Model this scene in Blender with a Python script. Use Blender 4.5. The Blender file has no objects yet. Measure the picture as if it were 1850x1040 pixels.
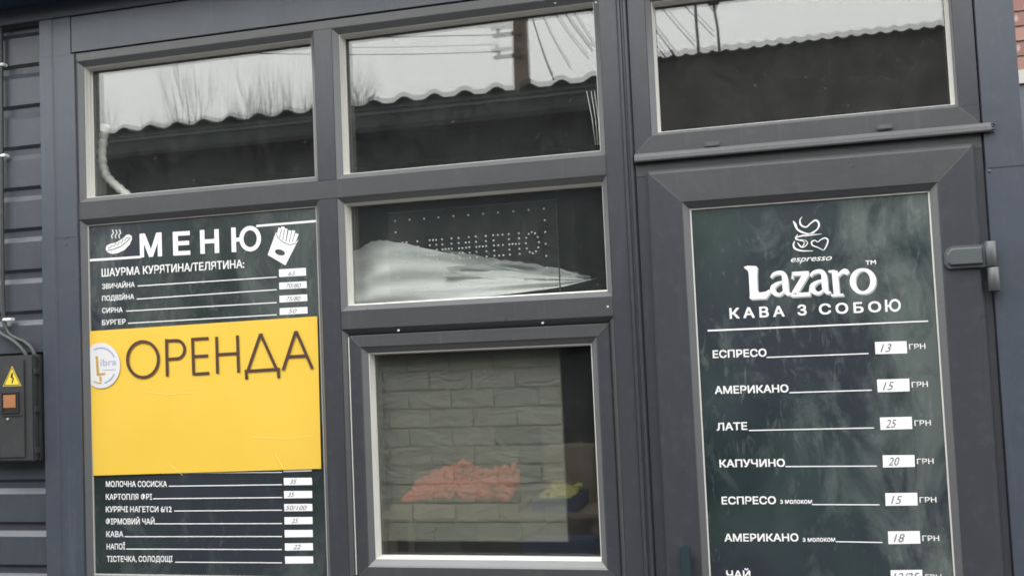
import bpy, bmesh, math, random
from mathutils import Vector, Matrix
R = math.radians
rnd = random.Random(7)
S = bpy.context.scene
COL = S.collection

# ------------------------------------------------------------------ camera
YAW, PITCH, ROLL, FPX = 0.25581061, 0.05911558, -0.04328279, 1857.478   # solved from the facade's straight lines
EYE = Vector((0.0, -2.5, 1.55))
fw = Vector((-math.sin(YAW) * math.cos(PITCH), math.cos(YAW) * math.cos(PITCH), math.sin(PITCH)))
r0 = Vector((math.cos(YAW), math.sin(YAW), 0)); u0 = r0.cross(fw)
RT = r0 * math.cos(ROLL) + u0 * math.sin(ROLL)
UP = -r0 * math.sin(ROLL) + u0 * math.cos(ROLL)
cd = bpy.data.cameras.new('camera'); cam = bpy.data.objects.new('camera', cd); COL.objects.link(cam)
cam.matrix_world = Matrix(((RT.x, UP.x, -fw.x, EYE.x), (RT.y, UP.y, -fw.y, EYE.y), (RT.z, UP.z, -fw.z, EYE.z), (0, 0, 0, 1)))
cd.sensor_width = 36; cd.lens = FPX / 1850 * 36; cd.clip_start = 0.05; cd.clip_end = 500
S.camera = cam

# ------------------------------------------------------------------ sky, sun, exposure (overcast day)
w = bpy.data.worlds.new('World'); S.world = w; w.use_nodes = True
nt = w.node_tree; nt.nodes.clear()
sky = nt.nodes.new('ShaderNodeTexSky'); sky.sky_type = 'NISHITA'; sky.sun_disc = False
SUN_EL, SUN_AZ = 52, 200
sky.sun_elevation = R(SUN_EL); sky.sun_rotation = R(SUN_AZ); sky.dust_density = 4; sky.air_density = 1.2
hs = nt.nodes.new('ShaderNodeHueSaturation'); hs.inputs['Saturation'].default_value = 0.35
nt.links.new(sky.outputs[0], hs.inputs['Color'])
mx = nt.nodes.new('ShaderNodeMix'); mx.data_type = 'RGBA'; mx.inputs[0].default_value = 0.93      # cloud sheet over the blue
nt.links.new(hs.outputs[0], mx.inputs[6]); mx.inputs[7].default_value = (27.5, 27.6, 27.3, 1)
tcw = nt.nodes.new('ShaderNodeTexCoord'); spw = nt.nodes.new('ShaderNodeSeparateXYZ'); nt.links.new(tcw.outputs['Generated'], spw.inputs[0])
mrw = nt.nodes.new('ShaderNodeMapRange'); nt.links.new(spw.outputs[2], mrw.inputs[0])               # overcast sky: brighter overhead than at the horizon
mrw.inputs[3].default_value = 0.84; mrw.inputs[4].default_value = 1.75
scw = nt.nodes.new('ShaderNodeVectorMath'); scw.operation = 'SCALE'; nt.links.new(mx.outputs[2], scw.inputs[0]); nt.links.new(mrw.outputs[0], scw.inputs['Scale'])
bg = nt.nodes.new('ShaderNodeBackground'); bg.inputs[1].default_value = 0.105
nt.links.new(scw.outputs[0], bg.inputs[0])
wo = nt.nodes.new('ShaderNodeOutputWorld'); nt.links.new(bg.outputs[0], wo.inputs[0])
sl = bpy.data.lights.new('sun', 'SUN'); sl.energy = 0.9; sl.angle = R(25); sl.color = (1, 0.97, 0.93)
so = bpy.data.objects.new('sun', sl); COL.objects.link(so)
so.rotation_euler = (R(90 - SUN_EL), 0, R(-22))
S.view_settings.view_transform = 'Standard'; S.view_settings.look = 'None'
S.view_settings.exposure = -0.02; S.view_settings.gamma = 1
S.view_settings.use_curve_mapping = False
S.render.engine = 'CYCLES'
S.cycles.transparent_max_bounces = 24; S.cycles.max_bounces = 8
S.cycles.filter_width = 1.7

# ------------------------------------------------------------------ helpers
def at(u, v, y=0.0):
    """where the sight line through a measured image point meets the vertical plane at depth y"""
    d = fw + RT * ((u - 925) / FPX) - UP * ((v - 520) / FPX)
    return EYE + d * ((y - EYE.y) / d.y)

def tag(o, label=None, cat=None, group=None, kind=None):
    if label: o['label'] = label
    if cat: o['category'] = cat
    if group: o['group'] = group
    if kind: o['kind'] = kind
    return o

def thing(name, label, cat, loc, group=None):
    o = bpy.data.objects.new(name, None); COL.objects.link(o); o.location = loc
    o.empty_display_size = 0.1
    return tag(o, label, cat, group)

def wloc(p):
    v = Vector((0, 0, 0))
    while p is not None:
        v += Vector(p.location); p = p.parent
    return v

def link_mesh(name, me, mat, parent=None, loc=None):
    o = bpy.data.objects.new(name, me); COL.objects.link(o)
    if mat is not None and not me.materials: me.materials.append(mat)
    if parent: o.parent = parent
    if loc is not None: o.location = loc
    return o

class B:
    """collects shapes in world coordinates, then links them as one mesh object"""
    def __init__(s): s.bm = bmesh.new()
    def box(s, x0, x1, y0, y1, z0, z1, bev=0.0):
        vs = [s.bm.verts.new(c) for c in ((x0,y0,z0),(x1,y0,z0),(x1,y1,z0),(x0,y1,z0),(x0,y0,z1),(x1,y0,z1),(x1,y1,z1),(x0,y1,z1))]
        fs = [s.bm.faces.new([vs[i] for i in q]) for q in ((0,1,5,4),(1,2,6,5),(2,3,7,6),(3,0,4,7),(4,5,6,7),(3,2,1,0))]
        if bev > 0:
            es = list({e for f in fs for e in f.edges})
            bmesh.ops.bevel(s.bm, geom=es, offset=bev, segments=2, affect='EDGES', clamp_overlap=True)
        return s
    def prism(s, pts, y0, y1):
        """pts: (x, z) outline, counter-clockwise seen from the front (-y)"""
        a = [s.bm.verts.new((x, y0, z)) for x, z in pts]; b = [s.bm.verts.new((x, y1, z)) for x, z in pts]
        n = len(pts)
        s.bm.faces.new(a); s.bm.faces.new(b[::-1])
        for i in range(n):
            j = (i + 1) % n; s.bm.faces.new((a[j], a[i], b[i], b[j]))
        return s
    def poly(s, pts):
        s.bm.faces.new([s.bm.verts.new(p) for p in pts]); return s
    def extrude_x(s, prof, x0, x1):
        """prof: closed (y, z) section swept along x"""
        a = [s.bm.verts.new((x0, y, z)) for y, z in prof]; b = [s.bm.verts.new((x1, y, z)) for y, z in prof]
        n = len(prof)
        s.bm.faces.new(a); s.bm.faces.new(b[::-1])
        for i in range(n):
            j = (i + 1) % n; s.bm.faces.new((a[j], a[i], b[i], b[j]))
        return s
    def extrude_z(s, prof, z0, z1):
        a = [s.bm.verts.new((x, y, z0)) for x, y in prof]; b = [s.bm.verts.new((x, y, z1)) for x, y in prof]
        n = len(prof)
        s.bm.faces.new(a); s.bm.faces.new(b[::-1])
        for i in range(n):
            j = (i + 1) % n; s.bm.faces.new((a[j], a[i], b[i], b[j]))
        return s
    def ring(s, X0, X1, Z0, Z1, prof):
        """mitred ring; prof: (inset, y) open section from outside to inside, closed on itself"""
        n = len(prof); rows = []
        for (cx, cz, sx, sz) in ((X0, Z0, 1, 1), (X1, Z0, -1, 1), (X1, Z1, -1, -1), (X0, Z1, 1, -1)):
            rows.append([s.bm.verts.new((cx + sx * i, y, cz + sz * i)) for i, y in prof])
        for k in range(4):
            a, b = rows[k], rows[(k + 1) % 4]
            for i in range(n):
                j = (i + 1) % n; s.bm.faces.new((a[i], b[i], b[j], a[j]))
        return s
    def side(s, X0, X1, Z0, Z1, prof, k):
        """one mitred member (k: 0 bottom, 1 right, 2 top, 3 left) of such a ring"""
        n = len(prof); C4 = ((X0, Z0, 1, 1), (X1, Z0, -1, 1), (X1, Z1, -1, -1), (X0, Z1, 1, -1)); rows = []
        for q in (k, (k + 1) % 4):
            cx, cz, sx, sz = C4[q]
            rows.append([s.bm.verts.new((cx + sx * i, y, cz + sz * i)) for i, y in prof])
        a, b = rows
        for i in range(n):
            j = (i + 1) % n; s.bm.faces.new((a[i], b[i], b[j], a[j]))
        s.bm.faces.new(a[::-1]); s.bm.faces.new(b)
        return s
    def tube(s, pts, rad, seg=8, closed_ends=True):
        pts = [Vector(p) for p in pts]; rings = []
        rads = rad if isinstance(rad, (list, tuple)) else [rad] * len(pts)
        prev = None
        for i, p in enumerate(pts):
            t = (pts[min(i + 1, len(pts) - 1)] - pts[max(i - 1, 0)]).normalized()
            if prev is None:
                ref = Vector((0, 0, 1)) if abs(t.z) < 0.9 else Vector((1, 0, 0)); n = t.cross(ref).normalized()
            else:
                n = (prev - t * prev.dot(t)).normalized()
            prev = n; b = t.cross(n)
            rings.append([s.bm.verts.new(p + (n * math.cos(a) + b * math.sin(a)) * rads[i]) for a in [2 * math.pi * k / seg for k in range(seg)]])
        for a, b in zip(rings, rings[1:]):
            for k in range(seg):
                f = s.bm.faces.new((a[k], a[(k + 1) % seg], b[(k + 1) % seg], b[k])); f.smooth = seg > 4
        if closed_ends:
            s.bm.faces.new(rings[0][::-1]); s.bm.faces.new(rings[-1])
        return s
    def ball(s, c, r, sub=1, sc=(1, 1, 1)):
        res = bmesh.ops.create_icosphere(s.bm, subdivisions=sub, radius=r)
        for v in res['verts']:
            v.co = Vector((v.co.x * sc[0], v.co.y * sc[1], v.co.z * sc[2])) + Vector(c)
            for f in v.link_faces: f.smooth = True
        return s
    def mk(s, name, mat, parent=None, recalc=True):
        if recalc: bmesh.ops.recalc_face_normals(s.bm, faces=s.bm.faces)
        off = wloc(parent)
        if off.length > 0: bmesh.ops.translate(s.bm, verts=s.bm.verts, vec=-off)
        me = bpy.data.meshes.new(name); s.bm.to_mesh(me); s.bm.free()
        return link_mesh(name, me, mat, parent)

# ------------------------------------------------------------------ materials
def mat_base(name, col, rough=0.5, spec=0.5, metal=0.0):
    m = bpy.data.materials.new(name); m.use_nodes = True
    b = m.node_tree.nodes['Principled BSDF']
    b.inputs['Base Color'].default_value = (*col, 1); b.inputs['Roughness'].default_value = rough
    b.inputs['Specular IOR Level'].default_value = spec; b.inputs['Metallic'].default_value = metal
    return m, m.node_tree, b

def N(t, kind, **kw):
    n = t.nodes.new(kind)
    for k, v in kw.items():
        if hasattr(n, k): setattr(n, k, v)
    return n

def coords(t, scale=(1, 1, 1), rot=(0, 0, 0)):
    tc = N(t, 'ShaderNodeTexCoord'); mp = N(t, 'ShaderNodeMapping')
    mp.inputs['Scale'].default_value = scale; mp.inputs['Rotation'].default_value = rot
    t.links.new(tc.outputs['Object'], mp.inputs['Vector']); return mp.outputs[0]

def noise(t, vec, scale, detail=4, rough=0.6, dist=0.0):
    n = N(t, 'ShaderNodeTexNoise'); n.inputs['Scale'].default_value = scale; n.inputs['Detail'].default_value = detail
    n.inputs['Roughness'].default_value = rough; n.inputs['Distortion'].default_value = dist
    t.links.new(vec, n.inputs['Vector']); return n.outputs['Fac']

def ramp(t, fac, stops):
    r = N(t, 'ShaderNodeValToRGB'); t.links.new(fac, r.inputs[0]); e = r.color_ramp.elements
    while len(e) < len(stops): e.new(0.5)
    for i, (p, c) in enumerate(stops):
        e[i].position = p; e[i].color = (*c, 1) if len(c) == 3 else c
    return r.outputs[0]

def mixc(t, fac, a, b):
    m = N(t, 'ShaderNodeMix', data_type='RGBA')
    for sock, val in ((m.inputs[0], fac), (m.inputs[6], a), (m.inputs[7], b)):
        if isinstance(val, (int, float)): sock.default_value = val
        elif isinstance(val, tuple): sock.default_value = (*val, 1)
        else: t.links.new(val, sock)
    return m.outputs[2]

def bump(t, b, h, dist, strength=1.0):
    n = N(t, 'ShaderNodeBump'); n.inputs['Distance'].default_value = dist; n.inputs['Strength'].default_value = strength
    t.links.new(h, n.inputs['Height']); t.links.new(n.outputs[0], b.inputs['Normal'])

def painted(name, col, rough=0.4, var=0.12, grain=None, gstr=0.00025, spec=0.6, dust=0.12):
    m, t, b = mat_base(name, col, rough, spec)
    v = coords(t)
    n1 = noise(t, v, 3.0, 5)
    lo = tuple(c * (1 - var) for c in col); hi = tuple(c * (1 + var) for c in col)
    c1 = mixc(t, n1, lo, hi)
    n2 = noise(t, v, 38, 6, 0.7)
    d = ramp(t, n2, [(0.52, (0, 0, 0)), (0.80, (dust, dust, dust))])
    c2 = mixc(t, d, c1, (0.20, 0.20, 0.19))
    if grain or name.startswith(('blue_grey', 'dark_grey')):
        n3 = noise(t, coords(t, (9, 9, 0.55)), 4.0, 7, 0.72, 0.6)            # rain runs
        c2 = mixc(t, ramp(t, n3, [(0.56, (0, 0, 0)), (0.80, (0.30, 0.30, 0.30))]), c2, tuple(min(1, c * 2.4) for c in col))
        n4 = noise(t, v, 120, 3, 0.8)                                        # specks
        c2 = mixc(t, ramp(t, n4, [(0.70, (0, 0, 0)), (0.76, (0.5, 0.5, 0.5))]), c2, (0.24, 0.24, 0.23))
    t.links.new(c2, b.inputs['Base Color'])
    rr = N(t, 'ShaderNodeMapRange'); t.links.new(noise(t, v, 9, 4), rr.inputs[0])
    rr.inputs[3].default_value = rough - 0.07; rr.inputs[4].default_value = rough + 0.1
    t.links.new(rr.outputs[0], b.inputs['Roughness'])
    if grain:
        g = noise(t, coords(t, grain), 60, 3, 0.6); bump(t, b, g, gstr)
    else:
        bump(t, b, noise(t, v, 5, 2), 0.004, 0.35)
    return m

M = {}
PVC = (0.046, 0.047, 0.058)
M['pvc_h'] = painted('dark_pvc_grain_along', (0.063, 0.065, 0.069), 0.29, 0.07, (0.12, 1, 1.6))  # lighter than the upright members: grain sheen put into the colour
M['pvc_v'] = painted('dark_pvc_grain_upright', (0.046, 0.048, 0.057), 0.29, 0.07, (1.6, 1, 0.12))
M['bead'] = painted('dark_pvc_bead', (0.100, 0.103, 0.110), 0.32, 0.06)
M['flash'] = painted('blue_grey_sheet_metal', (0.055, 0.066, 0.086), 0.34, 0.10)
M['siding'] = painted('dark_grey_sheet_siding', (0.050, 0.058, 0.074), 0.38, 0.10)
M['eave'] = painted('blue_painted_eave', (0.022, 0.045, 0.085), 0.5, 0.15)
M['hinge'] = painted('grey_hinge_paint', (0.075, 0.085, 0.09), 0.42, 0.05, dust=0.1)
M['handle'] = painted('teal_grey_handle', (0.022, 0.038, 0.045), 0.35, 0.05, dust=0.05)
M['gasket'] = painted('pale_gasket', (0.60, 0.59, 0.55), 0.5, 0.08, dust=0.1)
M['gasket_grey'] = painted('grey_gasket', (0.34, 0.34, 0.32), 0.55, 0.1)
M['black'] = mat_base('black_rubber', (0.012, 0.012, 0.014), 0.6)[0]
M['white'] = painted('white_print', (0.83, 0.83, 0.83), 0.5, 0.03, dust=0.12)
M['label'] = painted('white_label_paper', (0.86, 0.86, 0.87), 0.5, 0.02, dust=0.05)
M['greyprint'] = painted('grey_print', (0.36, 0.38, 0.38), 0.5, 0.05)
M['pen'] = mat_base('pen_ink', (0.16, 0.16, 0.19), 0.6)[0]
M['brown'] = mat_base('brown_print', (0.075, 0.035, 0.026), 0.5)[0]
M['lilac'] = mat_base('lilac_print', (0.35, 0.36, 0.52), 0.5)[0]
M['ochre'] = mat_base('ochre_print', (0.50, 0.31, 0.06), 0.5)[0]
M['screw'] = mat_base('screw_head', (0.75, 0.76, 0.76), 0.35)[0]
M['led'] = mat_base('unlit_led', (0.93, 0.95, 0.95), 0.2)[0]
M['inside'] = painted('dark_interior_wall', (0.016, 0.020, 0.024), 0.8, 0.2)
M['duct'] = painted('pale_duct', (0.92, 0.92, 0.86), 0.45, 0.08)
M['warn'] = painted('yellow_warning_print', (0.80, 0.60, 0.04), 0.5, 0.05)
M['amber'] = painted('amber_breaker', (0.36, 0.15, 0.06), 0.5, 0.25)
M['boxp'] = painted('dark_meter_box_plastic', (0.036, 0.038, 0.040), 0.42, 0.08)
M['hose'] = painted('dark_hose', (0.034, 0.037, 0.040), 0.5, 0.05)
M['wood'] = painted('weathered_wood', (0.12, 0.085, 0.06), 0.8, 0.3)
M['shed'] = painted('dark_shed_board', (0.026, 0.032, 0.037), 0.85, 0.3)
M['slate'] = painted('dark_corrugated_sheet', (0.045, 0.045, 0.047), 0.7, 0.2)
M['twig'] = painted('grey_bark', (0.12, 0.11, 0.10), 0.9, 0.2)
M['wire'] = mat_base('wire', (0.05, 0.05, 0.05), 0.6)[0]
M['orange'] = painted('orange_fruit_skin', (0.44, 0.085, 0.035), 0.5, 0.3, dust=0)
M['yellowfruit'] = painted('yellow_green_fruit_skin', (0.28, 0.27, 0.06), 0.45, 0.25, dust=0)
M['blue'] = painted('blue_plastic', (0.012, 0.025, 0.07), 0.4, 0.1)
M['card'] = painted('cardboard', (0.12, 0.085, 0.06), 0.8, 0.1)

# asphalt
m, t, b = mat_base('asphalt', (0.05, 0.05, 0.05), 0.9)
v = coords(t); n1 = noise(t, v, 0.5, 6); n2 = noise(t, v, 160, 3)
t.links.new(mixc(t, n2, mixc(t, n1, (0.025, 0.026, 0.027), (0.055, 0.053, 0.050)), (0.08, 0.08, 0.077)), b.inputs['Base Color'])
bump(t, b, n2, 0.004); M['asphalt'] = m

# chalkboard print: dark green with rubbed, streaky smears
def chalk(name, rot, lo, hi, tone, side=0.0, ox=0.0):
    m, t, b = mat_base(name, lo, 0.40)
    streak = noise(t, coords(t, (1.7, 1, 0.95), rot), 4.0, 9, 0.70, 0.7)
    cloud = noise(t, coords(t, (1, 1, 1)), 3.1, 7, 0.62, 0.8)
    big = noise(t, coords(t, (1.0, 1, 0.8)), 1.7, 3, 0.5, 0.3)
    fine = noise(t, coords(t, (3.0, 1, 1.0), rot), 13, 8, 0.75, 1.0)
    base = mixc(t, ramp(t, cloud, [(0.36, (0, 0, 0)), (0.64, (1, 1, 1))]), lo, hi)
    hue = noise(t, coords(t, (1, 1, 1)), 2.3, 2, 0.5)
    base = mixc(t, ramp(t, hue, [(0.42, (0, 0, 0)), (0.62, (0.8, 0.8, 0.8))]), base, (0.026, 0.030, 0.044))
    # chalk smears in patches; glossy reflection painted in as lightening towards the right-hand edge
    xyz = N(t, 'ShaderNodeSeparateXYZ'); tc = N(t, 'ShaderNodeTexCoord'); t.links.new(tc.outputs['Object'], xyz.inputs[0])
    mr = N(t, 'ShaderNodeMapRange'); t.links.new(xyz.outputs[0], mr.inputs[0])
    mr.inputs[1].default_value = ox - .32; mr.inputs[2].default_value = ox + .38; mr.inputs[3].default_value = -side; mr.inputs[4].default_value = side
    ad = N(t, 'ShaderNodeMath'); ad.operation = 'ADD'; t.links.new(streak, ad.inputs[0]); t.links.new(mr.outputs[0], ad.inputs[1])
    ad2 = N(t, 'ShaderNodeMath'); ad2.operation = 'MULTIPLY_ADD'; t.links.new(big, ad2.inputs[0]); ad2.inputs[1].default_value = 0.7; t.links.new(ad.outputs[0], ad2.inputs[2])
    s1 = ramp(t, ad2.outputs[0], [(0.82, (0, 0, 0)), (1.08, (0.9, 0.9, 0.9))])
    c = mixc(t, s1, base, tone)
    ad3 = N(t, 'ShaderNodeMath'); ad3.operation = 'MULTIPLY_ADD'; t.links.new(big, ad3.inputs[0]); ad3.inputs[1].default_value = 0.35; t.links.new(fine, ad3.inputs[2])
    s2 = ramp(t, ad3.outputs[0], [(0.74, (0, 0, 0)), (0.96, (0.5, 0.5, 0.5))])
    c = mixc(t, s2, c, (0.26, 0.28, 0.27))
    t.links.new(c, b.inputs['Base Color'])
    return m
M['chalk_left'] = chalk('green_chalkboard_print', (0, R(18), 0), (0.010, 0.020, 0.020), (0.032, 0.048, 0.044), (0.075, 0.092, 0.088), .05, -1.545)
M['chalk_door'] = chalk('green_chalkboard_door_print', (0, R(-27), 0), (0.010, 0.021, 0.024), (0.034, 0.056, 0.051), (0.098, 0.120, 0.115), .125, .075)

# yellow sheet
m, t, b = mat_base('yellow_sheet', (0.88, 0.60, 0.07), 0.45)
n1 = noise(t, coords(t), 3.2, 5)
t.links.new(mixc(t, n1, (0.74, 0.475, 0.045), (0.81, 0.55, 0.085)), b.inputs['Base Color'])
bump(t, b, noise(t, coords(t, (1, 1, 1.4)), 4, 3), 0.004, 0.25); M['yellow'] = m

# foam bricks
m, t, b = mat_base('foam_brick', (0.45, 0.46, 0.38), 0.7)
n1 = noise(t, coords(t), 7, 5)
oi = N(t, 'ShaderNodeObjectInfo'); vr = N(t, 'ShaderNodeMapRange'); t.links.new(oi.outputs['Random'], vr.inputs[0]); vr.inputs[3].default_value = 0; vr.inputs[4].default_value = .35
t.links.new(mixc(t, vr.outputs[0], mixc(t, n1, (0.165, 0.172, 0.14), (0.225, 0.228, 0.188)), (0.28, 0.275, 0.22)), b.inputs['Base Color'])
bump(t, b, noise(t, coords(t, (1.0, 1, 2.2), (0, R(24), 0)), 10, 3, 0.5, 0.8), 0.008, 1.0); M['foam'] = m

# red bricks
m, t, b = mat_base('red_brick', (0.32, 0.13, 0.10), 0.85)
oi = N(t, 'ShaderNodeObjectInfo')
c0 = mixc(t, oi.outputs['Random'], (0.17, 0.085, 0.07), (0.30, 0.17, 0.14))
t.links.new(mixc(t, ramp(t, noise(t, coords(t), 22, 5), [(0.55, (0, 0, 0)), (0.75, (0.6, 0.6, 0.6))]), c0, (0.5, 0.42, 0.38)), b.inputs['Base Color']); M['brick'] = m
M['mortar'] = painted('pale_mortar', (0.34, 0.31, 0.28), 0.9, 0.1)

# window glass: mostly clear, partly mirroring, faintly dusty and not quite flat
def glass(name, ior, wav, dirt=0.013, tint=(0.985, 0.99, 0.987)):
    m = bpy.data.materials.new(name); m.use_nodes = True; t = m.node_tree; t.nodes.clear()
    out = N(t, 'ShaderNodeOutputMaterial'); tr = N(t, 'ShaderNodeBsdfTransparent'); tr.inputs[0].default_value = (*tint, 1)
    gl = N(t, 'ShaderNodeBsdfGlossy'); gl.inputs['Roughness'].default_value = 0.012; gl.inputs[0].default_value = (0.98, 0.99, 0.98, 1)
    fr = N(t, 'ShaderNodeFresnel'); fr.inputs['IOR'].default_value = ior
    geo = N(t, 'ShaderNodeNewGeometry')
    ior_n = N(t, 'ShaderNodeMix'); ior_n.data_type = 'FLOAT'          # same mirror strength from inside and outside
    t.links.new(geo.outputs['Backfacing'], ior_n.inputs[0]); ior_n.inputs[2].default_value = ior; ior_n.inputs[3].default_value = 1 / ior
    t.links.new(ior_n.outputs[0], fr.inputs['IOR'])
    bp = N(t, 'ShaderNodeBump'); bp.inputs['Distance'].default_value = wav
    t.links.new(noise(t, coords(t), 3.2, 2, 0.45), bp.inputs['Height'])
    t.links.new(bp.outputs[0], gl.inputs['Normal'])
    mxs = N(t, 'ShaderNodeMixShader'); t.links.new(fr.outputs[0], mxs.inputs[0]); t.links.new(tr.outputs[0], mxs.inputs[1]); t.links.new(gl.outputs[0], mxs.inputs[2])
    df = N(t, 'ShaderNodeBsdfDiffuse'); df.inputs[0].default_value = (0.5, 0.52, 0.5, 1)
    dn = noise(t, coords(t, (1.3, 1, 0.8), (0, R(35), 0)), 7, 8, 0.68, 1.4)
    dr = ramp(t, dn, [(0.40, (dirt * .5,) * 3), (0.62, (dirt,) * 3), (0.80, (dirt * 3.2,) * 3)])
    sp = noise(t, coords(t), 95, 2, 0.6)
    spk = ramp(t, sp, [(0.70, (0, 0, 0)), (0.78, (0.10, 0.10, 0.10))])
    add = N(t, 'ShaderNodeMath'); add.operation = 'ADD'; t.links.new(dr, add.inputs[0]); t.links.new(spk, add.inputs[1]); dr = add.outputs[0]
    mx2 = N(t, 'ShaderNodeMixShader'); t.links.new(dr, mx2.inputs[0]); t.links.new(mxs.outputs[0], mx2.inputs[1]); t.links.new(df.outputs[0], mx2.inputs[2])
    t.links.new(mx2.outputs[0], out.inputs[0]); return m
M['glass'] = glass('window_glass', 1.68, 0.00016)
M['acrylic'] = glass('clear_acrylic', 1.3, 0.0, 0.02)

# plastic film
m, t, b = mat_base('crumpled_film', (0.62, 0.63, 0.60), 0.4)
b.inputs['Transmission Weight'].default_value = 0.0
n1 = noise(t, coords(t, (0.5, 1, 2.6), (0, R(-7), 0)), 8, 7, 0.65, 1.0)
t.links.new(mixc(t, ramp(t, n1, [(0.35, (0, 0, 0)), (0.7, (1, 1, 1))]), (0.80, 0.82, 0.80), (0.97, 0.98, 0.96)), b.inputs['Base Color'])
bump(t, b, n1, 0.008, 0.5); M['film'] = m

M['film_grey'] = painted('grey_plastic_film', (0.45, 0.465, 0.46), 0.35, 0.2, dust=0.3)
# ------------------------------------------------------------------ ground
g = B(); g.poly([(-200, -200, 0), (200, -200, 0), (200, 200, 0), (-200, 200, 0)])
tag(g.mk('ground', M['asphalt']), kind='structure')

# ------------------------------------------------------------------ kiosk
kiosk = thing('kiosk', 'dark grey takeaway kiosk with plastic framed windows and a glazed door', 'kiosk', (-0.75, 0, 0))
KX0, KX1, KD = -3.2, 0.5434, 2.1

# facade measures (metres)
ZT0, ZT1 = 2.4244, 2.4484            # head member
TR0, TR1 = 1.9680, 2.0175            # upper transom
MT0, MT1 = 1.6195, 1.6678            # middle transom
BT0, BT1 = 0.905, 0.957              # lower transom
XL = -1.915; ML0, ML1 = -1.1747, -1.1215; RS0, RS1 = -0.4000, -0.3560
CP1 = -0.3285
DEP = 0.066; C = 0.014

def member(name, x0, x1, z0, z1, mat, y0=0.0, y1=DEP, bev=0.0012):
    return B().box(x0, x1, y0, y1, z0, z1, bev).mk(name, mat, kiosk)
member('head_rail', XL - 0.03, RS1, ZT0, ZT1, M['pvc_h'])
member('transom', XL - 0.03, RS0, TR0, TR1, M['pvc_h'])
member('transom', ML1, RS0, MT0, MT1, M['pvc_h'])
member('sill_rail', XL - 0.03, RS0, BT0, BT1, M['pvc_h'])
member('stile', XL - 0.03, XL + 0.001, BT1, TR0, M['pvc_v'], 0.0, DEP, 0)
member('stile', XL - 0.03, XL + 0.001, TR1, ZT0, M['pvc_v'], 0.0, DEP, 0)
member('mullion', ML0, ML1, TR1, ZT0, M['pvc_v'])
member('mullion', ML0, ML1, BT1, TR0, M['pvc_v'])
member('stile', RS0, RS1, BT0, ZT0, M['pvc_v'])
# coupling bar: ridge, groove, ridge
B().extrude_z([(RS1, 0.0), (RS1 + .004, -.006), (RS1 + .009, -.0065), (RS1 + .0115, -.002), (RS1 + .0150, -.002), (RS1 + .018, -.0075), (RS1 + .0235, -.007), (CP1, 0.004), (CP1, .06), (RS1, .06)], 0.05, ZT1 + 0.001).mk('coupling_bar', M['pvc_v'], kiosk)

BEAD = [(0, 0.0), (C, C), (C, 0.045), (0, 0.045)]
def shift(prof, dy): return [(i, y + dy) for i, y in prof]

def make_window(x0, x1, z0, z1, y=0.0, label=None, tilt=0.0046, tiltx=0.0, parent=None):
    """one glazed opening: mitred bead, pale spacer ring, two panes"""
    parent = parent or kiosk
    f = B().ring(x0, x1, z0, z1, [(0.0004, y + 0.0008), (C, y + C), (C, y + 0.064), (0.0004, y + 0.064)]).mk('window', M['bead'], parent)
    if label: f['label'] = label
    i = C + 0.0004
    # pale gasket lip, deep pale reveal, inner ring
    B().ring(x0, x1, z0, z1, [(i, y + .0150), (i + .0010, y + .0156), (i + .0010, y + .0200), (i, y + .0200)]).mk('gasket', M['gasket'], f)
    B().ring(x0, x1, z0, z1, [(i, y + .0202), (i + .0014, y + .0202), (i + .0016, y + .0300), (i + .0028, y + .0310), (i + .0030, y + .0425), (i + .0048, y + .0430), (i + .0048, y + .0465), (i, y + .0465)]).mk('spacer', M['gasket'], f)
    # outer pane, and an inner pane a touch out of parallel, as sealed units are
    a = i + 0.0002; yo = y + 0.0468
    B().box(x0 + a, x1 - a, yo, yo + .0012, z0 + a, z1 - a).mk('pane', M['glass'], f)
    hz = (z1 - z0) / 2; zc = (z0 + z1) / 2; hx = (x1 - x0) / 2; xc = (x0 + x1) / 2; yi = y + .0580
    p = bmesh.new()
    q = B()
    vs = []
    for (dx, dz) in ((-1, -1), (1, -1), (1, 1), (-1, 1)):
        for dy in (0, .0012):
            vs.append(q.bm.verts.new((xc + dx * hx, yi + dy + dz * hz * tilt + dx * hx * tiltx, zc + dz * hz)))
    for F in ((0, 2, 4, 6), (7, 5, 3, 1), (0, 1, 3, 2), (2, 3, 5, 4), (4, 5, 7, 6), (6, 7, 1, 0)):
        q.bm.faces.new([vs[k] for k in F])
    q.mk('pane', M['glass'], f); p.free()
    return f

make_window(XL, ML0, TR1, ZT0, label='upper window mirroring bare trees over a corrugated roof', tilt=-0.0042)
make_window(ML1, RS0, TR1, ZT0, label='upper window mirroring a utility pole and wires', tilt=-0.0048, tiltx=0.001)
make_window(ML1, RS0, MT1, TR0, label='narrow window with dotted sign and pale film inside', tilt=0.001)

# menu panel opening (left column): beads and a flat infill panel that carries the printed menu
PB0, PB1 = BT1, TR0
f = B().ring(XL, ML0, PB0, PB1, [(0.0004, .0008), (C, C), (C, .045), (0.0004, .045)]).mk('infill_frame', M['bead'], kiosk)
B().ring(XL, ML0, PB0, PB1, [(C + .0004, .0150), (C + .0034, .0162), (C + .0034, .021), (C + .0004, .021)]).mk('gasket', M['gasket_grey'], f)
B().box(XL + C + .0006, ML0 - C - .0006, .0212, .042, PB0 + C + .0006, PB1 - C - .0006).mk('infill_panel', M['pvc_v'], f)

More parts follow.
